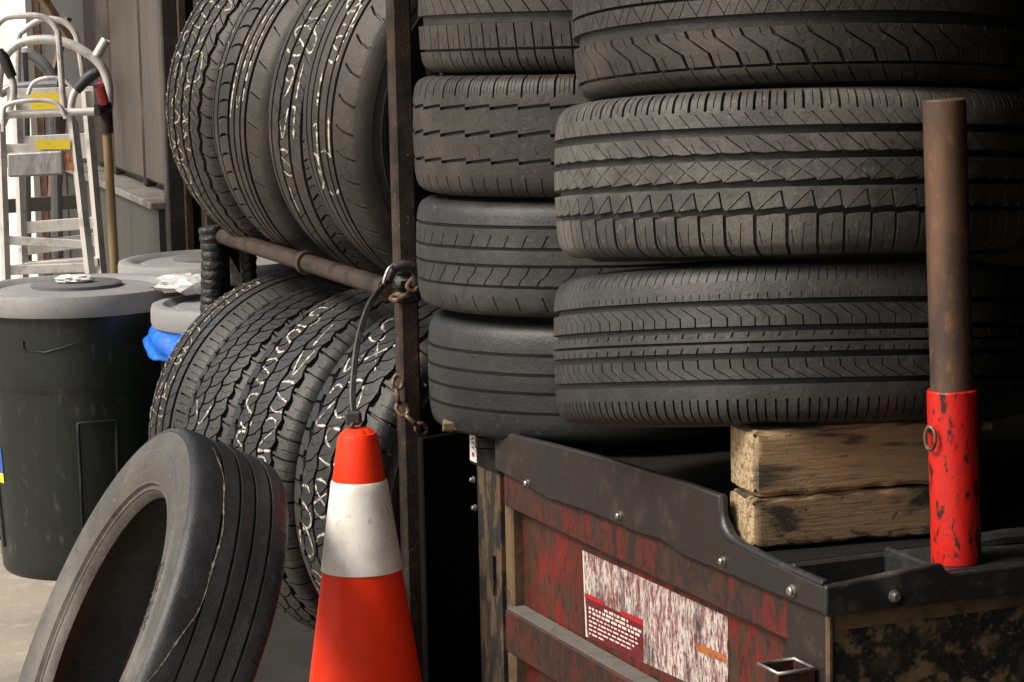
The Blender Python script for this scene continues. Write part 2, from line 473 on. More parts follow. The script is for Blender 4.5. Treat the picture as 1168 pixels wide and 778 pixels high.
# ------------------------------------------------------------------ tyres
class Prof:
    """half cross-section of a tyre, symmetric about its mid plane; s = arc length from the crown"""

    def __init__(p, R, W, rim, square=0.5):
        H = R - rim
        sq = square
        ctrl = [(0, 0), (0.16, 0.001), (0.30, 0.004 + 0.004 * (1 - sq)), (0.385 + 0.02 * sq, 0.010 + 0.006 * (1 - sq)),
                (0.445 + 0.015 * sq, 0.024 + 0.006 * (1 - sq)), (0.48, 0.30 * H + 0.006), (0.5, 0.48 * H), (0.49, 0.66 * H), (0.45, 0.84 * H), (0.40, 0.95 * H), (0.375, H)]
        pts = [V(z * W, R - d) for z, d in ctrl]
        pts = [V(-pts[1][0], pts[1][1])] + pts
        dn = np.array(catmull(pts, 24))[24:]
        seg = np.linalg.norm(np.diff(dn, axis=0), axis=1)
        p.s = np.concatenate([[0], np.cumsum(seg)])
        p.z, p.r = dn[:, 0], dn[:, 1]
        tz, tr = np.gradient(p.z), np.gradient(p.r)
        l = np.hypot(tz, tr)
        p.nz, p.nr = -tr / l, tz / l
        p.R, p.W, p.rim = R, W, rim
        p.S = p.s[24 * 5 - 4]                      # end of the tread, just down the shoulder
        p.Smax = p.s[-1]

    def at(p, t, h):
        """t in tread units (1 = tread edge), h = height above the surface"""
        s = np.abs(t) * p.S
        sg = np.where(np.asarray(t) < 0, -1.0, 1.0)
        z = np.interp(s, p.s, p.z) + h * np.interp(s, p.s, p.nz)
        r = np.interp(s, p.s, p.r) + h * np.interp(s, p.s, p.nr)
        return r, sg * z


def SL(c, w, d, path=((0, 0), (1, 0)), t0=-1, t1=2):
    return dict(c=c, w=w * 1e-3 * (1.45 if 0.6 < w < 2.1 else 1.15), d=d * 1.5e-3, path=path, t0=t0, t1=t1)


def rib(t0, t1, n=60, slots=(), e0=None, e1=None, rows=5):
    return dict(t0=t0, t1=t1, n=n, slots=list(slots), e0=e0, e1=e1, rows=rows)


def rib_mesh(pf, rb, g, seed, th0=0.0, tedge=1.0):
    n = rb['n']
    r_ = np.random.default_rng(seed // 31 * 1000 + n)
    L = 1 + 0.13 * np.sign(np.sin(np.arange(n) * 0.9 + r_.uniform(0, 6))) * r_.uniform(0.3, 1, n)
    cum = np.concatenate([[0], np.cumsum(L)])
    cum = cum / cum[-1] * 2 * math.pi
    arc = 2 * math.pi * pf.R / n
    t0, t1 = rb['t0'], rb['t1']
    wid = (t1 - t0) * pf.S
    eps = 0.0012 / wid
    taus = [0.0, eps, 1 - eps, 1.0] + list(np.linspace(0, 1, rb['rows'] + 2)[1:-1])
    for s in rb['slots']:
        for q in (s['t0'], s['t1']):
            if 0.01 < q < 0.99:
                taus += [q - eps * 0.6, q + eps * 0.6]
        taus += [q for q, _ in s['path'] if 0.02 < q < 0.98]
    taus = np.unique(np.round(np.clip(taus, 0, 1), 5))
    nr = len(taus)
    slots = sorted(rb['slots'], key=lambda s: s['c'] + np.interp(0.5, *zip(*s['path'])))
    cols, hts = [], []
    for s in slots:
        off = np.interp(taus, [q for q, _ in s['path']], [o for _, o in s['path']])
        hw = s['w'] / 2 / arc
        inn = ((taus >= s['t0']) & (taus <= s['t1'])).astype(float)
        for k, (dx, dep) in enumerate(((-hw, 0), (-hw * 0.62, 1), (hw * 0.62, 1), (hw, 0))):
            cols.append(s['c'] + off + dx)
            hts.append(-s['d'] * dep * inn)
    if not cols:
        cols = [np.zeros(nr), np.full(nr, 0.5)]
        hts = [np.zeros(nr), np.zeros(nr)]
    cols = np.array(cols).T
    hts = np.array(hts).T
    # filler columns in wide gaps
    nxt = np.concatenate([cols[:, 1:], cols[:, :1] + 1], 1)
    C2, H2 = [], []
    for j in range(cols.shape[1]):
        C2.append(cols[:, j])
        H2.append(hts[:, j])
        gap = nxt[:, j] - cols[:, j]
        if gap.mean() * arc > 0.012:
            kf = int(min(3, gap.mean() * arc // 0.012))
            for q in range(1, kf + 1):
                C2.append(cols[:, j] + gap * q / (kf + 1))
                H2.append(np.zeros(nr))
    cols, hts = np.array(C2).T, np.array(H2).T
    ph = (cols[:, None, :] + np.arange(n)[None, :, None]).reshape(nr, -1)
    ht = np.repeat(hts[:, None, :], n, 1).reshape(nr, -1)
    ph = np.maximum.accumulate(ph, axis=1)
    kk = np.floor(ph)
    fr = ph - kk
    ki = kk.astype(int) % n
    th = cum[ki] + fr * (cum[ki + 1] - cum[ki]) + 2 * math.pi * np.floor(kk / n) + th0
    e0 = rb['e0'](fr) if rb['e0'] else 0.0
    e1 = rb['e1'](fr) if rb['e1'] else 0.0
    T = taus[:, None]
    t = (t0 + e0) * (1 - T) + (t1 + e1) * T + np.zeros_like(ph)
    blk = r_.normal(0, 0.00006, n)[ki]
    ht = ht + blk
    wall0 = t0 > -tedge + 0.01
    wall1 = t1 < tedge - 0.01
    ht[0] = -g - 0.0015 if wall0 else -0.001
    ht[-1] = -g - 0.0015 if wall1 else -0.001
    ht = np.maximum(ht, -g - 0.0015)
    rr, zz = pf.at(t, ht)
    vv = np.stack([rr * np.cos(th), rr * np.sin(th), zz], -1).reshape(-1, 3)
    m = ph.shape[1]
    i, j = np.meshgrid(np.arange(nr - 1), np.arange(m), indexing='ij')
    a = i * m + j
    b = i * m + (j + 1) % m
    f = np.stack([a, b, b + m, a + m], -1).reshape(-1, 4)
    return vv, f


def quick_mesh(name, v, f, m, parent, sharp=30):
    me = bpy.data.meshes.new(name)
    me.vertices.add(len(v))
    me.vertices.foreach_set('co', np.asarray(v, np.float32).ravel())
    me.loops.add(len(f) * 4)
    me.loops.foreach_set('vertex_index', np.asarray(f, np.int32).ravel())
    me.polygons.add(len(f))
    me.polygons.foreach_set('loop_start', np.arange(0, len(f) * 4, 4, dtype=np.int32))
    me.polygons.foreach_set('loop_total', np.full(len(f), 4, np.int32))
    me.polygons.foreach_set('use_smooth', np.ones(len(f), bool))
    me.update(calc_edges=True)
    me.validate()
    me.set_sharp_from_angle(angle=math.radians(sharp))
    me.materials.append(m)
    o = bpy.data.objects.new(name, me)
    return link(o, parent)


def tire(label, group, center, axis, R, W, rimr, ribs, g=5.0, square=0.5, tread='rubber', side='sidewall', spin=0.0, seed=1, topref=(0, 0, 1), tedge=1.0):
    root = thing('tire', label, 'tire', (0, 0, 0), group)
    z = unit(axis)
    tr = np.asarray(topref, float)
    y = unit(tr - (tr @ z) * z)
    x = np.cross(y, z)
    mw = Matrix(((x[0], y[0], z[0], center[0]), (x[1], y[1], z[1], center[1]), (x[2], y[2], z[2], center[2]), (0, 0, 0, 1)))
    root.matrix_world = mw
    pf = Prof(R, W, rimr, square)
    g = max(g + 2.0, 6.0) * 1e-3
    VV, FF, k = [], [], 0
    for i, rb in enumerate(ribs):
        v, f = rib_mesh(pf, rb, g, seed * 31 + i * 3, spin, tedge)
        VV.append(v)
        FF.append(f + k)
        k += len(v)
    quick_mesh('tread', np.concatenate(VV), np.concatenate(FF), M[tread], root)
    # carcass: groove floor, sidewalls, beads, inner liner
    tmax = pf.Smax / pf.S
    ts = np.concatenate([np.linspace(-tmax, -1.04, 44), [-1.0, -0.96], np.linspace(-0.9, 0.9, 19), [0.96, 1.0], np.linspace(1.04, tmax, 44)])
    ts = np.unique(np.concatenate([ts, [-tedge, tedge, -tedge + 0.03, tedge - 0.03]]))
    h = np.where(np.abs(ts) < tedge - 0.02, -g, -0.0006)
    sw = (np.abs(ts) - 1) / (tmax - 1)               # 0 shoulder .. 1 bead
    for c0, w0, a0 in ((0.16, 0.014, 0.0012), (0.24, 0.012, 0.001), (0.80, 0.02, 0.0022), (0.87, 0.012, -0.0015), (0.93, 0.02, 0.002)):
        h = h + np.where(np.abs(ts) > 1, a0 * np.exp(-((sw - c0) / w0) ** 2), 0)
    r, zz = pf.at(ts, h)
    # bead toe and liner
    zi = np.array([r_ for r_ in zz])
    ri = r.copy()
    inner_r = np.interp(np.linspace(0, 1, 25), [0, 0.06, 0.25, 0.5, 0.75, 0.94, 1], [rimr - 0.004, rimr + 0.012, R - 0.03, R - 0.014 - g, R - 0.03, rimr + 0.012, rimr - 0.004])
    inner_z = np.interp(np.linspace(0, 1, 25), [0, 0.06, 0.25, 0.5, 0.75, 0.94, 1], [0.30 * W, 0.345 * W, 0.43 * W, 0, -0.43 * W, -0.345 * W, -0.30 * W])
    R_ = np.concatenate([ri, inner_r])
    Z_ = np.concatenate([zi, inner_z])
    nc = 144
    th = np.linspace(0, 2 * math.pi, nc, endpoint=False)
    vv = np.stack([R_[:, None] * np.cos(th), R_[:, None] * np.sin(th), np.repeat(Z_[:, None], nc, 1)], -1).reshape(-1, 3)
    m = len(R_)
    i, j = np.meshgrid(np.arange(m), np.arange(nc), indexing='ij')
    i2, j2 = (i + 1) % m, (j + 1) % nc
    f = np.stack([i * nc + j, i * nc + j2, i2 * nc + j2, i2 * nc + j], -1).reshape(-1, 4)
    quick_mesh('carcass', vv, f, M[side], root, 50)
    root['_pf'] = 0
    del root['_pf']
    return root, pf


FONT = {  # marker strokes in a unit box, x across the tread, y along it
    'S': [[(0.95, 0.85), (0.6, 1), (0.15, 0.92), (0.08, 0.68), (0.45, 0.52), (0.9, 0.36), (0.92, 0.12), (0.5, 0), (0.05, 0.14)]],
    '0': [[(0.5, 1), (0.12, 0.85), (0.02, 0.45), (0.2, 0.06), (0.55, 0), (0.92, 0.2), (0.97, 0.6), (0.8, 0.93), (0.5, 1)]],
    '8': [[(0.5, 0.52), (0.12, 0.7), (0.2, 0.95), (0.6, 1), (0.88, 0.8), (0.5, 0.52), (0.1, 0.28), (0.2, 0.03), (0.7, 0), (0.92, 0.25), (0.5, 0.52)]],
    '1': [[(0.2, 0.8), (0.55, 1), (0.5, 0)]],
    '2': [[(0.06, 0.78), (0.3, 1), (0.75, 0.95), (0.85, 0.7), (0.4, 0.35), (0.05, 0.02), (0.95, 0.05)]],
    '9': [[(0.85, 0.7), (0.5, 0.48), (0.12, 0.65), (0.2, 0.95), (0.65, 1), (0.88, 0.75), (0.75, 0.3), (0.55, 0)]],
    '5': [[(0.9, 0.98), (0.2, 0.97), (0.12, 0.58), (0.6, 0.62), (0.92, 0.35), (0.7, 0.04), (0.08, 0.06)]],
    '4': [[(0.7, 0), (0.7, 1), (0.05, 0.35), (0.98, 0.35)]],
    'V': [[(0.05, 1), (0.45, 0), (0.95, 1)]],
    'I': [[(0.5, 0), (0.5, 1)]],
    'x': [[(0.1, 0.15), (0.9, 0.9)], [(0.1, 0.9), (0.9, 0.1)]],
    ' ': [],
}


def chalk(root, pf, ribs, texts, width=3.2, m='chalk', seed=3, drop=0.12):
    """texts: (string, start degrees, t centre, t height, length of a letter in degrees, direction, slant)"""
    r_ = random.Random(seed)
    vs_, fs = [], []
    lines = []
    for (txt, a0, tc, th, adv, dr, slant) in texts:
        a = a0
        for ch in txt:
            jit = r_.uniform(-0.15, 0.15)
            th_, k_ = th * r_.uniform(0.7, 1.2), r_.uniform(0.7, 1.1)
            for st in FONT[ch]:
                lines.append([(a + dr * (1 - y) * adv * 0.9 * k_ + r_.uniform(-0.25, 0.25), tc + (x - 0.5 + jit + r_.uniform(-0.08, 0.08)) * th_) for x, y in st])
            a += dr * adv
    for ln in lines:
        pts = [V(math.radians(d) * pf.R, t * pf.S) for d, t in ln]
        pts = catmull(pts, 7) if len(pts) > 2 else [pts[0] + (pts[1] - pts[0]) * q / 12 for q in range(13)]
        for p, q in zip(pts[:-1], pts[1:]):
            l = np.linalg.norm(q - p)
            k = max(1, int(l / 0.004))
            for i in range(k):
                a, b = p + (q - p) * i / k, p + (q - p) * (i + 1) / k
                t = (a[1] + b[1]) / 2 / pf.S
                if r_.random() < drop:
                    continue
                if not any(rb['t0'] + 0.02 < t < rb['t1'] - 0.02 for rb in ribs):
                    continue
                d = unit(b - a)
                nrm = V(-d[1], d[0]) * width * 4.6e-4 * r_.uniform(0.35, 1.4)
                b = b + d * 0.0006
                quad = [a - nrm, b - nrm, b + nrm, a + nrm]
                kx = len(vs_)
                for c in quad:
                    rr, zz = pf.at(np.array(c[1] / pf.S), 0.0009)
                    an = c[0] / pf.R
                    vs_.append((float(rr) * math.cos(an), float(rr) * math.sin(an), float(zz)))
                fs.append((kx, kx + 1, kx + 2, kx + 3))
    if fs:
        o = quick_mesh('chalk_mark', np.array(vs_), np.array(fs), M[m], root, 60)
        o['kind'] = 'stuff'
        return o


saw = lambda amp, k=1: (lambda fr: amp * ((fr * k) % 1.0 - 0.5))
step = lambda amp: (lambda fr: np.where(fr < 0.5, -amp, amp))
ztri = lambda amp: (lambda fr: amp * (1 - 4 * np.abs(fr - 0.5)))
D2 = ((0, 0.5), (1, 0))            # "\" seen from outside with +t up
D1 = ((0, 0), (1, 0.5))


def pat_sedan():          # right stack, middle: five ribs, crossed sipes, saw-tooth rib
    n = 58
    return [
        rib(-1, -0.425, n, [SL(0.0, 3.6, 5, ((0, 0.12), (0.5, 0.0), (1, 0.02)), -1, 0.985), SL(0.5, 0.9, 1.6, ((0, 0.0), (0.5, 0.0), (1, 0.1)), 0.25, 0.85),
                            SL(0.27, 0.8, 1.2, ((0, 0.1), (1, -0.2)), 0.5, 0.75)], e1=step(0.012), rows=8),
        rib(-0.365, -0.15, n, [SL(0.12, 1.4, 3.5, ((0, 0), (0.78, 0.66), (1, 0.66)), -1, 0.78), SL(0.88, 1.8, 3.5, ((0, 0.06), (1, -0.06)), -1, 0.8)], e0=saw(0.035)),
        rib(-0.095, 0.12, n, [SL(0.0, 1.3, 3, ((0, 0), (0.5, 0.5), (1, 0))), SL(0.0, 1.3, 3, ((0, 1), (0.5, 0.5), (1, 1)))], e0=saw(0.03), e1=None),
        rib(0.175, 0.365, n, [SL(0.1, 1.7, 3.5, ((0, 0.75), (1, -0.05)), -1, 0.9), SL(0.6, 0.9, 2, ((0, 0.4), (1, 0)), -1, 0.55)], e0=saw(0.025)),
        rib(0.435, 1, 98, [SL(0.25, 3.4, 5, ((0, 0.9), (0.3, 0), (1, 0)), 0.30, 0.74), SL(0.75, 1.0, 2, ((0, 0.9), (0.3, 0), (1, 0)), 0.36, 0.7),
                           SL(0.5, 1.2, 2.5, ((0, 0.9), (0.3, 0.0), (1, 0)), -1, 0.24)], rows=8),
    ]


def pat_chevron():        # right stack, bottom
    return [
        rib(-1, -0.41, 165, [SL(0.5, 2.3, 4.0, ((0, 0), (1, 0.15)), 0.16, 0.74)], rows=8),
        rib(-0.365, -0.15, 108, [SL(0.2, 1.4, 3.5, ((0, 0.95), (0.55, -0.25), (1, -0.3)))]),
        rib(-0.10, 0.005, 100, [SL(0.5, 1.6, 3, ((0, -0.1), (1, 0.15)), -1, 0.55)]),
        rib(0.014, 0.12, 100, [SL(0.5, 1.6, 2.5, ((0, -0.1), (1, 0.15)), 0.5, 2)]),
        rib(0.165, 0.385, 108, [SL(0.2, 1.4, 3.5, ((0, 0.62), (0.45, 0.6), (1, -0.5)))]),
        rib(0.43, 1, 165, [SL(0.5, 0.9, 1.5, ((0, 0), (1, 0.8)), 0.34, 0.62), SL(0.1, 0.9, 1.4, ((0, 0), (1, 0)), 0.04, 0.12)], rows=8),
    ]


WV = ((0, 1.0), (0.35, 0.85), (0.78, 0.1), (1, 0))


def pat_wave():           # right stack, top: S-shaped slots
    return [
        rib(-1, -0.66, 48, [SL(0.2, 1.6, 3, ((0, 0.5), (1, 0)), 0.2, 2), SL(0.7, 1.1, 2, ((0, 0.5), (1, 0)), 0.35, 0.8)], rows=7),
        rib(-0.64, -0.25, 48, [SL(0.1, 4.2, 5, WV), SL(0.40, 0.9, 1.6, WV, 0.03, 0.34), SL(0.72, 0.9, 1.6, WV, 0.74, 0.95)], rows=8),
        rib(-0.13, 0.06, 48, [SL(0.0, 1.1, 2.5, ((0, 0.6), (1, 0.2))), SL(0.5, 0.8, 2, ((0, 0.0), (1, 0.35))), SL(0.9, 0.8, 2, ((0, 0.0), (1, 0.25)))]),
        rib(0.075, 0.42, 48, [SL(0.1, 1.1, 2.5, ((0, 0.55), (1, 0.0))), SL(0.55, 0.8, 2, ((0, 0.0), (1, 0.4))), SL(0.85, 2.2, 3.4, ((0, 0.4), (1, 0.0)), 0.5, 0.95)]),
        rib(0.5, 1, 48, [SL(0.3, 2, 3, ((0, 0.3), (1, 0)))], rows=7),
    ]


def pat_blocks():         # left stack, top
    return [
        rib(-1, -0.50, 66, [SL(0.2, 2.0, 3.5, ((0, 0.3), (1, 0)), 0.1, 2), SL(0.7, 1.0, 2, ((0, 0.2), (1, 0)), 0.3, 0.8)], rows=7),
        rib(-0.48, -0.14, 66, [SL(0.1, 1.8, 3.5, ((0, 0.12), (1, 0))), SL(0.6, 0.9, 2, ((0, 0.1), (1, 0)), 0.1, 0.5)]),
        rib(-0.02, 0.28, 66, [SL(0.2, 2.4, 4, ((0, 0.9), (1, 0.0)), -1, 0.85)]),
        rib(0.36, 0.5, 66, [SL(0.2, 1.6, 3, D2)]),
        rib(0.52, 1, 66, [SL(0.2, 1.8, 3.5, ((0, 0), (1, 0.3)))], rows=7),
    ]


def pat_winter():         # left stack, second: thin stepped grooves, slotted shoulder
    n = 34
    return [
        rib(-1, -0.32, n, [SL(0.2, 1.6, 2.6, ((0, 0), (1, 0)), 0.1, 0.72), SL(0.7, 1.4, 2.2, ((0, 0), (1, 0)), 0.2, 0.7), SL(0.0, 0.4, 0)], e1=saw(0.045), rows=8),
        rib(-0.298, 0.028, n, [SL(0.0, 0.5, 0), SL(0.5, 0.7, 0.5, ((0, 0.1), (1, 0)), 0.2, 0.5)], e0=saw(0.045), e1=saw(0.055)),
        rib(0.054, 0.368, n, [SL(0.0, 0.5, 0), SL(0.5, 0.7, 0.5, ((0, 0.2), (1, 0)), 0.4, 0.7)], e0=saw(0.055), e1=saw(0.04)),
        rib(0.39, 1, n, [SL(0.0, 0.4, 0), SL(0.12, 3.2, 4.6, ((0, 0), (1, 0)), 0.2, 0.83), SL(0.62, 3.0, 4.6, ((0, 0), (1, 0)), 0.22, 0.8)]
            + [SL(c, 0.8, 1.2, ((0, 0), (1, 0)), 0.28, 0.6) for c in (0.25, 0.37, 0.49, 0.75, 0.87)], e0=saw(0.04), rows=9),
    ]


def pat_lines():          # left stack, third
    return [
        rib(-1, -0.37, 44, [SL(0.3, 1.6, 2.2, ((0, 0.5), (1, 0)), 0.45, 0.8)], rows=8),
        rib(-0.345, -0.09, 56, [SL(0.3, 1.7, 3, ((0, -0.35), (0.3, -0.2), (0.6, 0.1), (1, 0.3)))]),
        rib(-0.065, 0.14, 40, []),
        rib(0.165, 0.43, 56, [SL(0.3, 1.5, 3, ((0, -0.1), (0.6, 0.15), (1, 0.35)), -1, 0.62)]),
        rib(0.455, 1, 40, [], rows=8),
    ]


def pat_bald():           # left stack, bottom
    return [rib(-1, -0.40, 40, [], rows=8), rib(-0.375, -0.13, 40, []), rib(-0.105, 0.12, 40, []),
            rib(0.145, 0.385, 40, []), rib(0.41, 1, 40, [], rows=8)]


def pat_ribbed(e=0.8):         # leaning tyre
    return [rib(-e, -0.44, 60, [SL(0.3, 1.2, 1.6, ((0, 0), (1, 0.2)), 0.25, 0.6)], rows=8), rib(-0.415, -0.2, 40, []), rib(-0.175, 0.03, 40, []), rib(0.055, 0.28, 40, []),
            rib(0.30, e, 40, [], rows=8)]


def pat_allterrain(n=44, sh=5.0, d=6.0):      # interlocking blocks and lug shoulders
    return [
        rib(-1, -0.50, n, [SL(0.3, sh, d, ((0, 0.12), (0.5, 0.0), (1, 0))), SL(0.8, 1.0, 2, ((0, 0), (1, 0.1)), 0.2, 0.7), SL(0.0, 0.5, 0)], e1=step(0.035), rows=7),
        rib(-0.45, -0.175, n, [SL(0.15, 3.0, d * 0.85, ((0, 0.3), (0.5, 0.15), (1, -0.2))), SL(0.62, 0.9, 2, ((0, 0.1), (0.5, 0.15), (1, -0.1)), 0.15, 0.85)], e0=ztri(0.03), e1=ztri(0.025)),
        rib(-0.14, 0.135, n, [SL(0.35, 3.0, d * 0.85, ((0, 0.3), (0.5, 0.1), (1, -0.25))), SL(0.85, 0.9, 2, ((0, 0.2), (0.5, 0.1), (1, -0.1)), 0.15, 0.85)], e0=ztri(0.025), e1=ztri(0.025)),
        rib(0.17, 0.45, n, [SL(0.05, 3.0, d * 0.85, ((0, 0.3), (0.5, 0.15), (1, -0.2))), SL(0.55, 0.9, 2, ((0, 0.1), (0.5, 0.15), (1, -0.1)), 0.15, 0.85)], e0=ztri(0.025), e1=ztri(0.03)),
        rib(0.50, 1, n, [SL(0.3, sh, d, ((0, -0.12), (0.4, 0.0), (1, 0.02))), SL(0.8, 1.0, 2, ((0, 0), (1, 0.1)), 0.2, 0.7), SL(0.0, 0.5, 0)], e0=step(0.035), rows=7),
    ]


def pat_small_blocks(n=54):                   # upper rack, far end
    return [
        rib(-1, -0.55, n, [SL(0.3, 3, 4.5, ((0, 0.2), (1, 0)))], rows=6),
        rib(-0.50, -0.27, n, [SL(0.2, 1.8, 4, D2), SL(0.7, 1.2, 3, D2)], e1=ztri(0.02)),
        rib(-0.22, -0.0, n, [SL(0.1, 1.8, 4, D1), SL(0.6, 1.2, 3, D1)], e0=ztri(0.02), e1=ztri(0.02)),
        rib(0.05, 0.25, n, [SL(0.3, 1.8, 4, D2), SL(0.8, 1.2, 3, D2)], e0=ztri(0.02)),
        rib(0.29, 0.50, n, [SL(0.0, 2, 4, D1), SL(0.5, 1.2, 3, D1)], e1=ztri(0.03)),
        rib(0.56, 1, n, [SL(0.3, 4.5, 6, ((0, -0.2), (0.3, 0.0), (1, 0.03)), -1, 0.9), SL(0.7, 0.9, 1.5, ((0, 0), (1, 0)), 0.2, 0.5)], e0=ztri(0.03), rows=7),
    ]


def pat_curved(n=60):                         # upper rack, second
    return [
        rib(-1, -0.62, n, [SL(0.3, 1.6, 3, D1, 0.1, 0.8)], rows=6),
        rib(-0.585, -0.43, 40, []),
        rib(-0.40, -0.08, n, [SL(0.3, 4.4, 5, ((0, 0.35), (0.35, 0.1), (0.75, 0.0), (1, 0.05)), 0.12, 0.95)], rows=7),
        rib(-0.03, 0.10, 40, []), rib(0.125, 0.26, 40, []), rib(0.285, 0.38, 40, []),
        rib(0.42, 1, 34, [SL(0.3, 3, 4, ((0, -0.25), (1, 0.25)), 0.08, 0.42)], rows=8),
    ]


def pat_arched(n=52):                         # upper rack, third
    return [
        rib(-1, -0.55, n, [SL(0.3, 1.6, 3, D1, 0.1, 0.8)], rows=6),
        rib(-0.51, -0.28, n, [SL(0.2, 1.4, 3, D1)], e1=ztri(0.015)),
        rib(-0.24, 0.0, n, [SL(0.4, 1.4, 3, D2)], e0=ztri(0.015)),
        rib(0.04, 0.30, n, [SL(0.0, 1.4, 3, D1), SL(0.5, 0.9, 2, D1)]),
        rib(0.35, 1, n, [SL(0.3, 4.4, 5.5, ((0, 0.35), (0.25, 0.0), (0.6, 0.12), (1, 0.3)), 0.03, 0.72), SL(0.8, 1.5, 3, ((0, 0.3), (0.25, 0.0), (0.6, 0.12), (1, 0.3)), 0.05, 0.6)], rows=9),
    ]


def pat_touring(n=44):                        # upper rack, nearest: ribs and dashed shoulder
    return [
        rib(-1, -0.5, n, [SL(0.3, 2.4, 3.5, ((0, 0.3), (1, -0.2)), 0.2, 0.75)], rows=6),
        rib(-0.46, -0.30, 40, []), rib(-0.275, -0.09, 40, []), rib(-0.055, 0.12, 40, []), rib(0.145, 0.26, n, [SL(0.3, 1.4, 3, D1, 0.5, 2)]),
        rib(0.30, 1, n, [SL(0.3, 4.2, 5, ((0, -0.3), (0.3, 0.0), (0.55, 0.1), (1, 0.1)), 0.12, 0.6)], rows=9),
    ]


def pat_slotted(n=64):                        # lower rack, far end
    return [
        rib(-1, -0.5, n, [SL(0.3, 3, 4, ((0, 0.2), (1, 0)), 0.1, 0.9)], rows=6),
        rib(-0.46, -0.22, n, [SL(0.3, 1.4, 3, D2)]), rib(-0.18, 0.04, n, [SL(0.6, 1.4, 3, D1)]), rib(0.08, 0.28, n, [SL(0.2, 1.4, 3, D2)]),
        rib(0.33, 1, n, [SL(0.3, 3.4, 4.5, ((0, -0.15), (1, 0.05)), 0.12, 0.6), SL(0.8, 1.2, 2, ((0, -0.1), (1, 0.0)), 0.2, 0.55)], rows=8),
    ]


# ------------------------------------------------------------------ the setting: ground and workshop
def grid_sheet(name, x0, x1, y0, y1, z, m, kind='structure'):
    o = mesh_obj(name, [(x0, y0, z), (x1, y0, z), (x1, y1, z), (x0, y1, z)], [[0, 1, 2, 3]], m, None, 0)
    o['kind'] = kind
    return o


grid_sheet('ground', -60, 60, -60, 80, 0.0, M['concrete'])

# the shop front runs from far left to near right; its big opening holds the tyres
TW = unit(V(0.30, -0.954, 0))         # along the front, towards the camera
NW = V(-TW[1], TW[0], 0)              # inwards
if NW[0] < 0:
    NW = -NW
A0 = V(*PY(189, 231, 8.2)[:2], 0)
ZP = float(PY(188, 231, 8.2)[2])
Zv = V(0, 0, 1)
shop = thing('shop_building', 'dark workshop with a wide opening and brown metal panelled front', 'building', (A0[0], A0[1], 0))


def wallbox(name, s0, s1, d0, d1, z0, z1, m, bev=0.0, parent=None):
    o = A0 + TW * s0 + NW * d0 + Zv * z0
    return MB().box(o, TW * (s1 - s0), NW * (d1 - d0), Zv * (z1 - z0), bev).build(name, m, parent or shop)


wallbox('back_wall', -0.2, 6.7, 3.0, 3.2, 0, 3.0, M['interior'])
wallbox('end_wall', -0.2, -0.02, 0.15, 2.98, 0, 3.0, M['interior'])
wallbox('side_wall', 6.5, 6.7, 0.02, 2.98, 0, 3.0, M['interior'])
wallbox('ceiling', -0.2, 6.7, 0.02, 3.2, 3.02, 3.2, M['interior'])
wallbox('lintel', -0.2, 6.48, -0.05, 0.25, 2.6, 3.6, M['dark_frame'])
wallbox('front_wall', 6.49, 12.0, -0.05, 0.015, 0, 3.6, M['plinth'])  # unseen near wall, placed to block light from the right
wallbox('shade_awning', 0.4, 9.0, -0.6, -0.052, 2.62, 2.70, M['dark_frame'])  # unseen, added to cut the sky light from overhead
wallbox('door_frame', -0.03, 0.05, 0.0, 0.06, 0, 2.59, M['dark_frame'], 0.006)
wallbox('door_frame', 0.12, 0.20, 0.10, 0.2, 0, 2.59, M['dark_frame'], 0.006)
wallbox('shutter_guide', 0.08, 0.10, 0.05, 0.08, 0, 2.59, M['rail_steel'], 0.004)
# panelled front to the left of the opening
wallbox('front_wall', -2.9, -0.035, 0.10, 0.22, 0, 3.6, M['dark_frame'])
wallbox('plinth', -2.9, -0.04, -0.02, 0.095, 0, ZP - 0.03, M['plinth'])
wallbox('plinth_ledge', -2.9, -0.035, -0.05, 0.097, ZP - 0.027, ZP, M['ledge_pale'], 0.005)
for s0, s1 in ((-0.75, -0.04), (-1.55, -0.79), (-2.35, -1.59)):
    wallbox('metal_panel', s0, s1, 0.05, 0.096, ZP + 0.03, 3.3, M['panel_metal'], 0.012)
for s0 in (-0.785, -1.585):
    wallbox('cover_strip', s0, s0 + 0.03, 0.045, 0.094, ZP + 0.004, 3.4, M['panel_metal'], 0.01)
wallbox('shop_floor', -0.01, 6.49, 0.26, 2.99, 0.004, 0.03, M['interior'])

M['apron'] = mat('oil_stained_apron', (0.016, 0.014, 0.012), 0.85, 0, [(3, (0.03, 0.026, 0.021), 0.45, 0.7), (30, (0.008, 0.007, 0.006), 0.5, 0.7), (150, (0.06, 0.052, 0.042), 0.66, 0.75, 3)], [(60, 0.5, 0.003)])
ap = MB().box(A0 + TW * 0.9 - NW * 0.55 + Zv * 0.003, TW * 8, NW * 0.74, Zv * 0.004).build('pavement', M['apron'], None, 0)
ap['kind'] = 'structure'

# unseen wall added behind the viewer to block frontal sky light
opp = thing('sky_blocker_wall', 'tall grey wall added behind the viewer to block sky light', 'building', (2, -2.2, 0))
MB().box(V(-0.9, -2.6, 0), V(9, 0, 0), V(0, 0.4, 0), Zv * 6.5).build('wall', M['plinth'], opp)
MB().box(V(-1.05, -2.75, 6.501), V(9.3, 0, 0), V(0, 0.9, 0), Zv * 0.25).build('cornice', M['dark_frame'], opp)

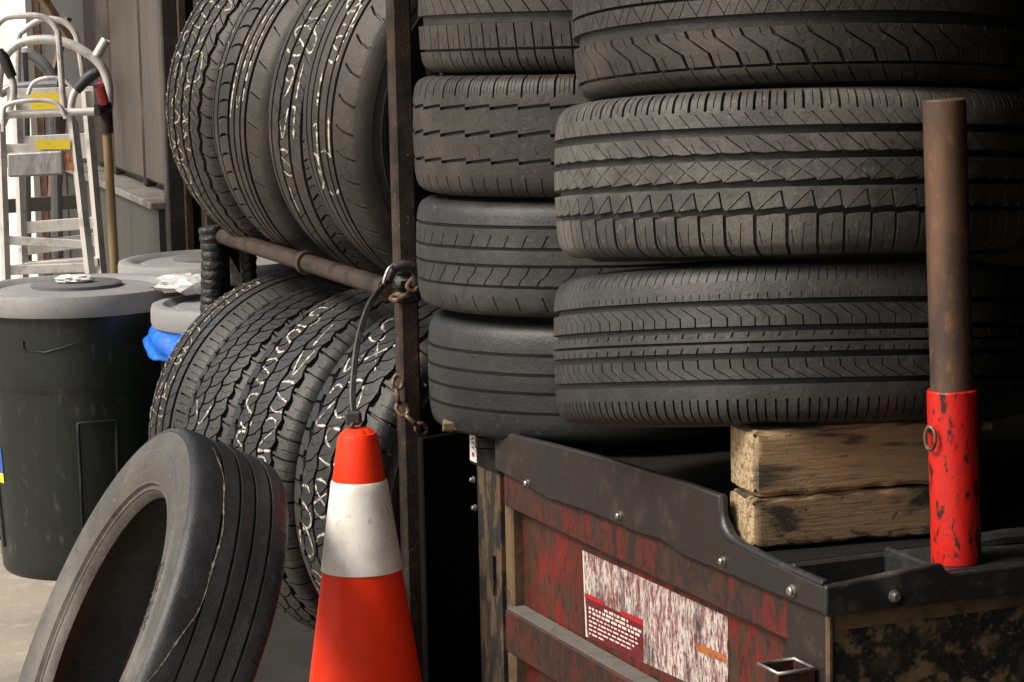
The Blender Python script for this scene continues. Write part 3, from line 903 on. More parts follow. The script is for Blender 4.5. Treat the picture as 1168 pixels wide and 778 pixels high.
# neighbouring house far left: cream wall, brown door recess
far = thing('neighbour_house', 'cream rendered wall with dark brown doorway at far left', 'building', (-2.3, 11.0, 0))
pw = PY(38, 200, 10.6)
MB().box(V(pw[0], 10.6, 0), V(-0.62, 0.78, 0) * 5, V(0.23, 0.19, 0), Zv * 4.0).build('wall', M['white_wall'], far)
MB().box(V(pw[0] + 0.005, 10.62, 0), V(0.05, 0, 0), V(0, 0.2, 0), Zv * 4.0).build('door_jamb', M['plank'], far)
MB().box(V(pw[0] + 0.06, 10.9, 0), V(1.6, 0, 0), V(0, 0.2, 0), Zv * 4.0).build('door_recess', M['door_brown'], far)
for i, (a, b, w) in enumerate((((47, -5, 10.1), (92, 66, 10.1), 0.022), ((52, 120, 10.2), (78, 20, 10.2), 0.016), ((62, 230, 10.0), (70, 90, 10.0), 0.03))):
    p, q = PY(*a[:2], a[2]), PY(*b[:2], b[2])
    pk = MB().tube([p, q], w, 4, cap=True).build('plank', M['plank'], None, 20)
    tag(pk, ('brown plank slanting down to the right across the doorway', 'thin brown plank slanting up to the right in the doorway',
             'short upright brown plank behind the hand trucks')[i], 'plank', 'planks leaning in the doorway')

# ------------------------------------------------------------------ dustbins
def dustbin(cx, cy, H, R, label, bag=False, ang=0.0):
    root = thing('dustbin', label, 'dustbin', (cx, cy, 0), 'grey lidded dustbins')
    o = V(cx, cy, 0)
    rb = R * 0.86
    prof = [(rb * 0.97, 0.0), (rb, 0.012), (rb + (R - rb) * 0.62, H * 0.66), (rb + (R - rb) * 0.66, H * 0.685), (R * 0.965, H * 0.70), (R * 0.985, H * 0.93), (R * 0.985, H)]
    # sunken panels in the lower drum
    n = 96
    vs_, fs = [], []
    rows = []
    for (r0, z0), (r1, z1) in zip(prof[:-1], prof[1:]):
        k = 14 if z1 - z0 > 0.3 else 4
        rows += [(r0 + (r1 - r0) * i / k, z0 + (z1 - z0) * i / k) for i in range(k)]
    rows.append(prof[-1])
    MB().lathe(o, rows, n).build('drum', M['bin_green'], root)
    for a0 in (ang, ang + 1.57, ang + 3.14, ang + 4.71):
        mb = MB()
        def arcp(a, z, off):
            r = np.interp(z, [p[1] for p in prof], [p[0] for p in prof]) + off
            return o + V(r * math.cos(a), r * math.sin(a), z)
        za, zb = H * 0.10, H * 0.58
        path = [arcp(a0 - 0.2, za, 0.002)] + [arcp(a0 - 0.2, z, 0.002) for z in np.linspace(za + .01, zb, 8)]
        path += [arcp(a0 - 0.2 + 0.4 * i / 8, zb, 0.002) for i in range(1, 9)] + [arcp(a0 + 0.2, z, 0.002) for z in np.linspace(zb - .01, za, 8)]
        mb.tube(path, 0.0045, 6)
        mb.build('panel_rib', M['bin_green'], root, 60)
    lid = MB().lathe(o, [(R * 0.99, H - 0.03), (R * 1.05, H - 0.032), (R * 1.065, H - 0.02), (R * 1.065, H + 0.012), (R * 1.05, H + 0.026), (R * 1.0, H + 0.03), (R * 0.93, H + 0.028),
                         (R * 0.86, H + 0.012), (R * 0.8, H + 0.012), (R * 0.78, H + 0.02), (R * 0.5, H + 0.024), (R * 0.1, H + 0.026), (0.0001, H + 0.026)], 96).build('lid', M['lid_grey'], root)
    MB().lathe(o + V(0, 0.0, 0), [(R * 0.45, H + 0.0235), (R * 0.455, H + 0.034), (R * 0.43, H + 0.037), (0.0001, H + 0.038)], 64).build('handle_disc', M['lid_dark'], lid)
    return root, lid


g = PZ(80, 664, 0)
b1, lid1 = dustbin(g[0] + 0.01, g[1] + 0.25, 0.785, 0.285, 'dark green dustbin with grey lid and crumpled paper, nearest on the left', ang=-1.24)
# sticker and pry mark on the drum
c1 = V(*b1.location)
def drum_patch(name, a0, a1, z0, z1, r, m, parent):
    vs_ = []
    for z in (z0, z1):
        for i in range(5):
            a = a0 + (a1 - a0) * i / 4
            vs_.append(c1 + V(r(z) * math.cos(a), r(z) * math.sin(a), z))
    return mesh_obj(name, vs_, [[i, i + 1, 6 + i, 5 + i] for i in range(4)], m, parent)


rz = lambda z: 0.285 * 0.86 + (0.285 * 0.14) * 0.62 * z / (0.765 * 0.66) + 0.0015
def ang_of(px, py):
    best = min(((abs((lambda q: 584 + FPX * ((q - CAM) @ RT) / ((q - CAM) @ FW))(c1 + V(0.26 * math.cos(a), 0.26 * math.sin(a), 0.35)) - px), a) for a in np.linspace(-3.0, -0.1, 400)))
    return best[1]


aS = ang_of(3, 520)
drum_patch('sticker', aS - 0.25, aS, 0.30, 0.375, rz, M['sticker_blue'], b1)
drum_patch('sticker', aS - 0.25, aS, 0.27, 0.2985, rz, M['yellow'], b1)
mb = MB()
mb.tube([c1 + V((0.285 * .985 + .001) * math.cos(a), (0.285 * .985 + .001) * math.sin(a), 0.765 * z) for a, z in
         ((ang_of(38, 0), .90), (ang_of(38, 0) + .005, .865), (ang_of(60, 0), .86), (ang_of(78, 0), .875), (ang_of(92, 0), .89))], 0.002, 6)
mb.build('crease', M['bin_green'], b1, 60)

g2 = PZ(244, 297, 0.80)
b2, lid2 = dustbin(g2[0], g2[1], 0.78, 0.285, 'dustbin with grey lid by the shop plinth, farthest back', ang=-1.0)
g3 = PZ(283, 340, 0.80)
b3, lid3 = dustbin(g3[0], g3[1], 0.765, 0.25, 'dustbin with grey lid and blue bag poking out under it', ang=-1.0)


def crumple(name, pts_c, rad, m, label, cat, seed, flat=0.5, n=3):
    import bmesh
    bm = bmesh.new()
    bmesh.ops.create_icosphere(bm, subdivisions=n, radius=1)
    r_ = random.Random(seed)
    ph = [(r_.uniform(2, 7), r_.uniform(2, 7), r_.uniform(2, 7), r_.uniform(0, 6)) for _ in range(7)]
    for v in bm.verts:
        c = v.co.copy()
        k = 1 + sum(0.13 * abs(math.sin(a * c.x + b_ * c.y + d * c.z + e)) for a, b_, d, e in ph) - 0.5
        v.co = Vector((c.x * rad[0] * k, c.y * rad[1] * k, max(c.z, -flat) * rad[2] * k))
    me = bpy.data.meshes.new(name)
    bm.to_mesh(me)
    bm.free()
    me.materials.append(m)
    o = bpy.data.objects.new(name, me)
    o.location = tuple(pts_c)
    link(o)
    return tag(o, label, cat)


crumple('paper_wad', V(c1[0] + 0.0, c1[1] - 0.02, 0.785 + 0.047), (0.05, 0.035, 0.012), M['paper'], 'crumpled white paper lying on the nearest dustbin lid', 'paper', 2)
pq = PY(205, 322, g3[1] + 0.1)
crumple('plastic_wrap', V(pq[0] + 0.03, pq[1], 0.80 + 0.028), (0.09, 0.07, 0.03), M['clear_bag'], 'crumpled clear plastic wrap on the dustbin lid behind the rack', 'plastic wrap', 5)

# blue bag hanging out under the third lid
bag_v, bag_f = [], []
nu, nv = 30, 14
aL, aR = math.radians(172), math.radians(285)
for j in range(nv + 1):
    for i in range(nu + 1):
        f = i / nu
        a = aL + (aR - aL) * f
        q = j / nv
        drop = float(np.interp(f, [0, 0.12, 0.3, 0.6, 1], [0.025, 0.05, 0.088, 0.085, 0.07])) * q + 0.004 * math.sin(i * 1.1) * q
        rr = 0.25 * 1.02 + float(np.interp(f, [0, 0.15, 0.4, 1], [0.0, 0.03, 0.008, 0.004])) * math.sin(q * 1.9) + 0.0035 * math.sin(i * 1.1 + j * 0.35) * q + 0.006 * math.sin(i * 0.45 - j * 0.5)
        bag_v.append(V(g3[0] + rr * math.cos(a), g3[1] + rr * math.sin(a), 0.735 - drop))
for j in range(nv):
    for i in range(nu):
        a = j * (nu + 1) + i
        bag_f.append([a, a + 1, a + nu + 2, a + nu + 1])
bb = mesh_obj('bag_liner', bag_v, bag_f, M['blue_bag'], None, 60)
sm = bb.modifiers.new('thick', 'SOLIDIFY')
sm.thickness = 0.002
bb.location = (0, 0, 0)
tag(bb, 'bright blue plastic bin bag sticking out below a grey lid', 'bag')

# ------------------------------------------------------------------ hand trucks
def px3(lst, Y):
    return [PY(x, y, Y + (q[0] if q else 0)) for x, y, *q in lst]


t1 = thing('hand_truck', 'front aluminium hand truck with black grips and duct taped crossbar', 'hand truck', (PY(50, 310, 7.6)[0], 7.6, 0), 'aluminium hand trucks')
Y1 = 7.6
zdown = lambda p: V(p[0], p[1], 0.02)
for nm, ln, r in (('side_rail', [(1, 140), (7, 312)], 0.015), ('side_rail', [(83, 138), (103, 312)], 0.0175)):
    p = px3(ln, Y1)
    d = unit(p[1] - p[0])
    e = p[1] + d * ((0.03 - p[1][2]) / d[2])
    MB().tube([p[0], e], r, 4).build(nm, M['alu'], t1, 20)
for nm, ln, r, mt in (('handle_tube', [(83, 145), (81, 125), (84, 108), (90, 99)], 0.012, 'alu'), ('handle_tube', [(3, 142), (9, 128), (15, 112), (15, 95), (11, 84)], 0.012, 'alu')):
    MB().tube(px3(ln, Y1), r, 12, smooth=5).build(nm, M[mt], t1)
MB().tube(px3([(87, 103), (96, 93), (104, 86), (112, 82)], Y1), [0.016, 0.0185, 0.0185, 0.015], 12, smooth=4).build('grip', M['grip'], t1)
MB().tube(px3([(14, 88), (9, 77), (4, 66), (-2, 58)], Y1), [0.016, 0.0185, 0.0185, 0.015], 12, smooth=4).build('grip', M['grip'], t1)
MB().tube(px3([(4, 131), (108, 127)], Y1 - 0.02), 0.013, 12).build('cross_tube', M['alu'], t1)
MB().tube(px3([(4, 150), (4, 126), (10, 119), (30, 115), (56, 115), (68, 121), (74, 132)], Y1 - 0.04), 0.0075, 10, smooth=5).build('bail', M['alu'], t1)
def bar(ln, h, Y, name, m, root, th=0.012):
    a, b = px3(ln, Y)
    return MB().box(a - Zv * h / 2, b - a, V(0, th, 0), Zv * h, 0.002).build(name, m, root, 20)


cb2 = bar([(6, 178), (90, 176)], 0.075, Y1, 'cross_bar', M['alu'], t1)
bar([(5, 274), (95, 279)], 0.028, Y1, 'cross_bar', M['alu'], t1)
bar([(4, 309), (103, 305)], 0.03, Y1, 'toe_plate', M['alu'], t1, 0.05)
a, b = px3([(8, 189), (72, 186)], Y1 - 0.016)
MB().box(a - Zv * 0.038, b - a, V(0, 0.03, 0), Zv * 0.078, 0.006).build('duct_tape', M['duct'], cb2)
a, b = px3([(73, 184), (83, 184)], Y1 - 0.006)
MB().box(a - Zv * 0.03, b - a, V(0, 0.004, 0), Zv * 0.06).build('orange_strip', M['copper'], cb2)
a, b = px3([(41, 165), (80, 165)], Y1 - 0.012)
MB().box(a - Zv * 0.015, b - a, V(0, 0.003, 0), Zv * 0.03).build('warning_sticker', M['yellow'], cb2)

t2 = thing('hand_truck', 'rear aluminium hand truck with tall arched top tube and yellow sticker', 'hand truck', (PY(70, 310, 7.95)[0], 7.95, 0), 'aluminium hand trucks')
Y2 = 7.95
p = px3([(124, 123), (123, 93), (111, 70), (82, 51), (51, 45), (20, 51), (2, 72), (-3, 110)], Y2)
MB().tube(p, 0.0155, 14, smooth=6).build('arched_tube', M['alu'], t2)
for nm, ln, r, n in (('side_rail', [(98, 104), (116, 308)], 0.017, 4), ('side_rail', [(19, 112), (27, 308)], 0.017, 4)):
    p = px3(ln, Y2)
    d = unit(p[1] - p[0])
    e = p[1] + d * ((0.03 - p[1][2]) / d[2])
    MB().tube([p[0], e], r, n).build(nm, M['alu'], t2, 20)
for ln, r, dy in (([(-4, 30), (2, 23), (12, 19), (41, 18), (56, 23), (64, 33), (67, 45), (72, 115), (76, 135)], 0.0105, -0.22),
                  ([(20, 110), (21, 47), (27, 35), (45, 23), (62, 22), (76, 27), (86, 39), (91, 60), (97, 103)], 0.0105, 0.12),
                  ([(32, 108), (37, 96), (48, 90), (64, 89), (76, 94), (84, 102)], 0.007, -0.1)):
    MB().tube(px3(ln, Y2 + dy), r, 10, smooth=5).build('loop_tube', M['alu'], t2)
MB().tube(px3([(24, 62), (33, 62), (46, 70), (56, 82), (60, 95), (63, 150), (66, 300)], Y2 + 0.25), 0.02, 10, smooth=4).build('inner_tube', M['alu_grey'], t2)
MB().tube(px3([(25, 60), (27, 100), (30, 300)], Y2 + 0.2), 0.02, 10).build('inner_tube', M['alu_grey'], t2)
MB().tube(px3([(0, 107), (12, 100), (34, 98), (66, 97)], Y2 + 0.1), 0.016, 10).build('cross_tube', M['alu_grey'], t2)
MB().tube(px3([(110, 64), (121, 45)], Y2 - 0.05), 0.016, 14, cap=False).build('tube_stub', M['alu'], t2)
cb = bar([(8, 116), (107, 113)], 0.085, Y2, 'cross_bar', M['alu'], t2)
a, b = px3([(35, 117), (74, 115)], Y2 - 0.012)
MB().box(a - Zv * 0.032, b - a, V(0, 0.004, 0), Zv * 0.06).build('warning_sticker', M['yellow'], cb)
bar([(25, 170), (104, 166)], 0.085, Y2, 'cross_bar', M['alu'], t2)
bar([(28, 260), (109, 254)], 0.04, Y2, 'cross_bar', M['alu'], t2)
bar([(28, 284), (110, 273)], 0.045, Y2 + 0.03, 'cross_bar', M['alu'], t2)
bar([(28, 305), (112, 299)], 0.03, Y2 - 0.02, 'toe_plate', M['alu'], t2, 0.06)
# dark frame behind the trucks
bar([(0, 236), (88, 230)], 0.05, 8.5, 'dark_rail', M['dark_frame'], t2, 0.03)

bh = thing('broom', 'varnished broom handle with red grip leaning beside the hand trucks', 'broom', (*PY(131, 300, 7.7)[:2], 0))
p0, p1_ = PY(121, 118, 7.7), PY(131, 302, 7.7)
d = unit(p1_ - p0)
MB().tube([PY(122, 150, 7.7), p0 + d * (p0[2] - 0.02) / -d[2]], 0.015, 12).build('handle', M['brass'], bh)
MB().tube([PY(120, 118, 7.7), PY(122, 152, 7.7)], 0.021, 12).build('socket', M['rust_steel'], bh)
MB().tube([PY(113, 97, 7.62), PY(119, 117, 7.66)], [0.017, 0.018, 0.016], 14).build('grip', M['red_grip'], bh)
MB().tube([PY(110, 126, 7.66), PY(124, 121, 7.69)], 0.02, 10).build('clamp', M['rust_steel'], bh)

# ------------------------------------------------------------------ tyre rack
RD = unit(V(-0.36, 0.933, 0))
RP = V(0.933, 0.36, 0) / np.hypot(0.933, 0.36)
ZR, ZR2, GAP = 1.109, 0.43, 0.44
RF = V(-0.205, 3.90, 0)
rack = thing('tire_rack', 'rusty brown pipe rack holding two rows of upright tires', 'rack', (RF[0], RF[1], 0))
RL = 1.15
up = MB().tube([RF + Zv * ZR - RD * 0.0, RF + RD * RL + Zv * ZR], 0.0165, 16).build('rail', M['rail_steel'], rack)
s0 = 0.46
MB().tube([RF + RD * s0 + Zv * ZR, RF + RD * (s0 + 0.018) + Zv * ZR], 0.0225, 16).build('weld_collar', M['rail_steel'], up)
MB().tube([RF + RP * GAP + Zv * ZR, RF + RP * GAP + RD * RL + Zv * ZR], 0.0165, 16).build('rail', M['rail_steel'], rack)
MB().tube([RF + Zv * ZR2, RF + RD * RL + Zv * ZR2], 0.0165, 16).build('rail', M['rail_steel'], rack)
MB().tube([RF + RP * GAP + Zv * ZR2, RF + RP * GAP + RD * RL + Zv * ZR2], 0.0165, 16).build('rail', M['rail_steel'], rack)
PF = PY(462, 300, 3.9)
PF = V(PF[0], PF[1], 0)
def sqpost(p, z0, z1, w, m, name='post'):
    o = p - RP * w / 2 - RD * w / 2 + Zv * z0
    return MB().box(o, RP * w, RD * w, Zv * (z1 - z0), 0.004).build(name, m, rack, 25)


fp = sqpost(PF, 0, 2.05, 0.034, M['rust_steel'])
sqpost(PF + RP * GAP, 0, 2.05, 0.031, M['rust_steel'])
rear = RF + RD * (RL - 0.02)
rp = MB().tube([rear + Zv * 0.0, rear + Zv * (ZR + 0.02)], 0.022, 12).build('post', M['rust_steel'], rack)
sqpost(rear + RP * GAP, 0, 2.05, 0.031, M['rust_steel'])
for z in (ZR, ZR2):
    MB().tube([rear + Zv * z, rear + RP * GAP + Zv * z], 0.0145, 12).build('end_bar', M['rail_steel'], rack)
# ridged black wrapping on the rear post, a slanting black brace
mb = MB()
pts, rs = [], []
for i in range(150):
    z = ZR + 0.02 - i * 0.0019
    pts.append(rear + V(-0.012 + 0.003 * math.sin(i * 0.05), -0.02, 0) + Zv * z)
    rs.append(0.0245 + 0.0022 * abs(math.sin(i * 0.33 + 0.6 * math.sin(i * 0.07))) + 0.0008 * math.sin(i * 0.15))
mb.tube(pts, rs, 16)
mb.build('wrapping', M['black_tape'], rp, 60)
mb = MB()
pts, rs = [], []
for i in range(100):
    pts.append(rear + RP * 0.062 + Zv * (ZR - 0.03 - i * 0.002))
    rs.append(0.0165 + 0.002 * abs(math.sin(i * 0.36 + 0.5 * math.sin(i * 0.09))) + 0.0006 * math.sin(i * 0.15))
mb.tube(pts, rs, 14)
mb.build('wrapping', M['black_tape'], rp, 60)
a, b = PY(253, 272, 5.0), PY(280, 320, 5.0)
MB().tube([a, b, b + (b - a) * 1.5], 0.021, 4).build('brace', M['black_tape'], rack, 20)
# tape band on the front post
tp = MB()
for i, (z, k) in enumerate(((1.142, 1.0), (1.118, 1.08), (1.095, 0.98))):
    w = 0.042 * k
    tp.box(PF - RP * w / 2 - RD * w / 2 + Zv * (z - 0.014), RP * w, RD * w, Zv * 0.026, 0.007)
tp.build('tape_band', M['black_tape'], fp, 40)


def chain(name, pts, label, link_len=0.03, wire=0.0037):
    pts = catmull([np.asarray(p, float) for p in pts], 40)
    d = np.concatenate([[0], np.cumsum([np.linalg.norm(b - a) for a, b in zip(pts[:-1], pts[1:])])])
    P = np.array(pts)
    pitch = link_len * 0.78
    root = thing(name, label, 'chain', tuple(P[0]), 'rusty chains on the rack post')
    n = int(d[-1] / pitch)
    for i in range(n):
        s = (i + 0.5) * pitch
        c = np.array([np.interp(s, d, P[:, k]) for k in range(3)])
        c2 = np.array([np.interp(s + 0.004, d, P[:, k]) for k in range(3)])
        t = unit(c2 - c) if np.linalg.norm(c2 - c) > 1e-6 else t
        side = unit(np.cross(t, V(0.3, -1, 0.2)))
        nn = np.cross(t, side)
        w = unit(side + 0.25 * nn) if i % 2 == 0 else unit(nn - 0.25 * side)
        ring = []
        L, Wd = link_len / 2 - wire, 0.0078
        for k in range(20):
            a = 2 * math.pi * k / 20
            x = math.cos(a)
            y = math.sin(a)
            ring.append(c + t * (L - Wd) * np.sign(x) * (abs(x) > 0.05) + t * Wd * x + w * Wd * y)
        MB().tube(ring, wire, 8, closed=True).build('link', M['chain'], root)
    return root


YP = 3.865
chain('chain', [PY(477, 318, YP - .01), PY(471, 326, YP - .015), PY(464, 336, YP - .02), PY(455, 340, YP - .005), PY(446, 336, YP + .02)], 'short rusty chain wrapped round the rack post above the strap hook', 0.032, 0.0042)
chain('chain', [PY(456, 428, YP), PY(453, 446, YP - .005), PY(457, 464, YP - .01), PY(466, 476, YP - .015), PY(478, 487, YP - .015), PY(494, 500, YP)], 'rusty chain hanging slack down the rack post towards the black cabinet')

# ------------------------------------------------------------------ tyres in the rack
def rack_tire(s, z, R, W, rimr, ribs, label, group, yaw=0.0, lean=0.0, dx=0.0, **kw):
    base = RF + RD * s + RP * (GAP / 2 + dx)
    n = -RD
    c, sn = math.cos(yaw), math.sin(yaw)
    n = V(n[0] * c - n[1] * sn, n[0] * sn + n[1] * c, 0)
    ax = unit(n - Zv * math.tan(lean))
    h = math.sqrt((R + 0.0165) ** 2 - (GAP / 2) ** 2)
    cen = base + Zv * (z + h)
    r, pf = tire(label, group, cen, ax, R, W, rimr, ribs, **kw)
    return r, pf


GU, GL = 'upright tires in the upper row of the rack', 'upright tires in the lower row of the rack'
rd = math.radians
r4 = pat_touring()
o, pf = rack_tire(0.215, ZR, 0.342, 0.215, 0.215, r4, 'worn tire with dashed shoulder and white scribbles, upper rack row nearest post', GU, rd(13), rd(9), 0.05, tread='rubber_brown', seed=4, g=6)
chalk(o, pf, r4, [('0I', 190, 0.12, 0.42, 15, 1, 0), ('I1', 168, -0.1, 0.3, 15, 1, 0), ('4S', 146, 0.05, 0.4, 11, 1, 0), ('8I8', 118, 0.0, 0.4, 11, 1, 0), ('I', 180, 0.22, 0.05, 14, 1, 0), ('0', 192, -0.2, 0.2, 14, 1, 0)], 4.6, seed=1, drop=0.05)
r3 = pat_arched()
o, pf = rack_tire(0.445, ZR, 0.332, 0.205, 0.21, r3, 'tire with arched shoulder slots and white marks, third along the upper rack row', GU, rd(19), rd(9), 0.03, tread='rubber_brown', seed=5, g=6)
chalk(o, pf, r3, [('8S0S9VSI', 112, -0.15, 0.4, 13, 1, 0), ('80SI1', 120, 0.15, 0.3, 14, 1, 0)], 4, seed=2, drop=0.05)
r2 = pat_curved()
o, pf = rack_tire(0.70, ZR, 0.335, 0.215, 0.21, r2, 'tire with curved slots and a yellowed oval mark, second along the upper rack row', GU, rd(17), rd(9), 0.0, tread='rubber_brown', seed=6, g=6)
chalk(o, pf, r2, [('0', 158, -0.55, 0.3, 12, 1, 0), ('I1I', 120, -0.52, 0.1, 13, 1, 0)], 3.6, m='chalk_yellow', seed=3)
chalk(o, pf, r2, [('IIII', 122, 0.02, 0.1, 15, 1, 0), ('I1IV', 125, 0.2, 0.2, 14, 1, 0), ('III', 130, 0.32, 0.06, 16, 1, 0)], 3.2, seed=4, drop=0.2)
r1 = pat_small_blocks()
o, pf = rack_tire(0.965, ZR, 0.338, 0.215, 0.21, r1, 'chunky tire covered in white numerals, far end of the upper rack row', GU, rd(15), rd(9), -0.022, tread='rubber_brown', seed=7, g=6.5)
chalk(o, pf, r1, [('S0SSSx8x0S', 120, -0.66, 0.36, 12, 1, 0), ('8SSS9S80S', 120, -0.2, 0.4, 11.5, 1, 0), ('0SV0S8', 124, 0.2, 0.4, 12, 1, 0)], 4, m='chalk_yellow', seed=5, drop=0.06)

q = pat_allterrain(46, 5, 7)
o, pf = rack_tire(0.2, ZR2, 0.35, 0.235, 0.205, q, 'chunky tire with big white numerals behind the cone, nearest in the lower rack row', GL, rd(18), rd(3), 0.012, tread='rubber', g=8.5, seed=8, square=0.8)
chalk(o, pf, q, [('x0S80S5', 126, 0.0, 0.42, 15, 1, 0), ('SV2', 118, -0.3, 0.34, 13, 1, 0), ('S0SS', 174, -0.4, 0.34, 13, 1, 0)], 4.6, seed=6, drop=0.05)
q = pat_allterrain(52, 4.5, 6.5)
o, pf = rack_tire(0.475, ZR2, 0.342, 0.225, 0.205, q, 'big lugged tire with two rows of white numerals, third along the lower rack row', GL, rd(20), rd(3), -0.058, tread='rubber', g=8, seed=9, square=0.8)
chalk(o, pf, q, [('IVS2929', 120, 0.3, 0.32, 12, 1, 0), ('5SSSSS', 114, -0.25, 0.36, 12, 1, 0)], 4.4, seed=7, drop=0.05)
q = pat_allterrain(60, 4, 6)
o, pf = rack_tire(0.745, ZR2, 0.332, 0.205, 0.205, q, 'blocky tire with a few white strokes low down, second along the lower rack row', GL, rd(19), rd(3), -0.09, tread='rubber', g=7, seed=10)
chalk(o, pf, q, [('VS20', 156, -0.05, 0.4, 11, 1, 0)], 4, seed=8, drop=0.06)
q = pat_slotted()
o, pf = rack_tire(0.985, ZR2, 0.335, 0.2, 0.205, q, 'narrow slotted tire with pale chalky edge at the far end of the lower rack row', GL, rd(13), rd(3), -0.085, tread='rubber', seed=11, g=6)
chalk(o, pf, q, [('8SIS8VSIS8S', 108, -0.1, 0.36, 9, 1, 0), ('S8S5SVSI', 110, -0.5, 0.3, 9.5, 1, 0)], 4, m='chalk_yellow', seed=9, drop=0.12)

# ------------------------------------------------------------------ tyre stacks
def tilt_axis(back_deg, side_deg=0.0):
    """vertical axis leaning away from the camera (front edge raised) by back_deg"""
    a, b = math.radians(back_deg), math.radians(side_deg)
    return unit(V(math.sin(b), math.sin(a), math.cos(a)))


GRS, GLS = 'tires in the right hand stack', 'tires in the left hand stack'
def stacked(px, py, Y, back, R, W, rimr, ribs, label, group, **kw):
    return tire(label, group, PY(px, py, Y), tilt_axis(back, kw.pop('side', 0)), R, W, rimr, ribs, topref=(0, 1, 0), **kw)


YR = 3.15
stacked(908, 396, YR, 9.2, 0.326, 0.203, 0.203, pat_chevron(), 'tire with chevron ribs, lowest of the right stack, resting on the timber block', GRS, tread='rubber', seed=21, square=1.5, spin=0.3)
stacked(908, 203, YR, 5.6, 0.322, 0.212, 0.203, pat_sedan(), 'dusty tire with crossed sipes and saw-tooth ribs, middle of the right stack', GRS, tread='rubber_dusty', seed=22, square=1.4, g=6)
stacked(916, 27, YR, 5.8, 0.304, 0.206, 0.19, pat_wave(), 'tire with wave shaped slots, topmost of the right stack', GRS, tread='rubber_brown', seed=23, square=1.1, g=6)
YL = 3.75
stacked(694, 415, YL, 1.8, 0.289, 0.19, 0.18, pat_bald(), 'nearly bald dark tire with thin grooves, lowest of the left stack', GLS, tread='rubber_dark', seed=24, square=1.4, g=4)
stacked(692, 281, YL, 1.5, 0.303, 0.182, 0.18, pat_lines(), 'tire with scuffed pale upper edge and ribbed tread, third down the left stack', GLS, tread='rubber', seed=25, square=1.4, g=3)
stacked(692, 148, YL, 1.0, 0.306, 0.19, 0.18, pat_winter(), 'worn tire with stepped thin grooves and slotted shoulder, second down the left stack', GLS, tread='rubber_brown', seed=26, square=1.5, g=4.5)
stacked(692, 14, YL, 1.0, 0.296, 0.187, 0.18, pat_blocks(), 'block treaded tire with a wide groove, topmost of the left stack', GLS, tread='rubber_brown', seed=27, square=1.4, g=6)

# leaning tyre in the foreground
q = pat_ribbed()
nM = unit(-0.85 * RT + 0.39 * UP - 0.365 * FW)
cM = PY(107, 722, 3.55) - nM * 0.076
om, pfm = tire('worn grey tire leaning against the rack, showing its hollow side', 'loose tires on the ground', cM, nM, 0.345, 0.176, 0.236, q, tread='rubber_worn', side='sidewall_grey', g=2, square=2.0, seed=30, tedge=0.8)
# a long pale scar winding down the tread
vs_, fs = [], []
NS = 80
r_ = random.Random(4)
for i in range(NS):
    f = i / (NS - 1)
    a = math.radians(78 - 95 * f)
    t = 0.40 - 0.13 * math.sin(f * 4.4) + 0.012 * math.sin(f * 31) + 0.95 * max(0, f - 0.6)
    w = 0.004 + 0.022 * abs(math.sin(i * 1.7)) * r_.random() ** 2
    for sgn in (-1, 1):
        rr, zz = pfm.at(np.array(t + sgn * w), 0.0006)
        vs_.append((float(rr) * math.cos(a), float(rr) * math.sin(a), float(zz)))
fs = [(2 * i, 2 * i + 1, 2 * i + 3, 2 * i + 2) for i in range(NS - 1)]
M['scar'] = mat('scuffed_rubber_scar', (0.42, 0.4, 0.35), 0.8, 0, [(70, (0.12, 0.115, 0.1), 0.46, 0.62)])
quick_mesh('scuff', np.array(vs_), np.array(fs), M['scar'], om, 60)


def side_text(root, pf, txt, r, a0, size, m, sgn=1, h=0.0004, step_=1.0):
    """raised letters bent round the sidewall"""
    cu = bpy.data.curves.new('lettering', 'FONT')
    cu.body = txt
    cu.size = 1
    cu.space_character = 1.15
    cu.resolution_u = 3
    tmp = bpy.data.objects.new('tmp', cu)
    link(tmp)
    dg = bpy.context.evaluated_depsgraph_get()
    me = bpy.data.meshes.new_from_object(tmp.evaluated_get(dg))
    bpy.data.objects.remove(tmp)
    tmax = pf.Smax / pf.S
    tt = np.linspace(1.0, tmax, 200)
    rr, zz = pf.at(tt, np.zeros(200))
    for v in me.vertices:
        rad = r + v.co.y * size
        a = a0 - v.co.x * size * step_ / r
        z = float(np.interp(-rad, -rr, zz)) + h
        v.co = (rad * math.cos(a), rad * math.sin(a), sgn * z)
    me.materials.append(m)
    o = bpy.data.objects.new('lettering', me)
    sd_ = o.modifiers.new('raise', 'SOLIDIFY')
    sd_.thickness = 0.001
    sd_.offset = 0
    return link(o, root)


M['letter'] = mat('raised_rubber_letter', (0.05, 0.047, 0.042), 0.5, 0, [(60, (0.02, 0.019, 0.018), 0.5, 0.7)])
side_text(om, pfm, 'CHAM', 0.274, math.radians(36), 0.034, M['letter'])
# the tyre it stands on, flat on the pavement
tire('tire lying flat on the pavement under the leaning tire', 'loose tires on the ground', V(cM[0] - 0.02, cM[1], 0.105), V(0.02, 0, 1), 0.33, 0.205, 0.19, pat_bald(), tread='rubber_dark', g=3, seed=31, topref=(0, 1, 0))

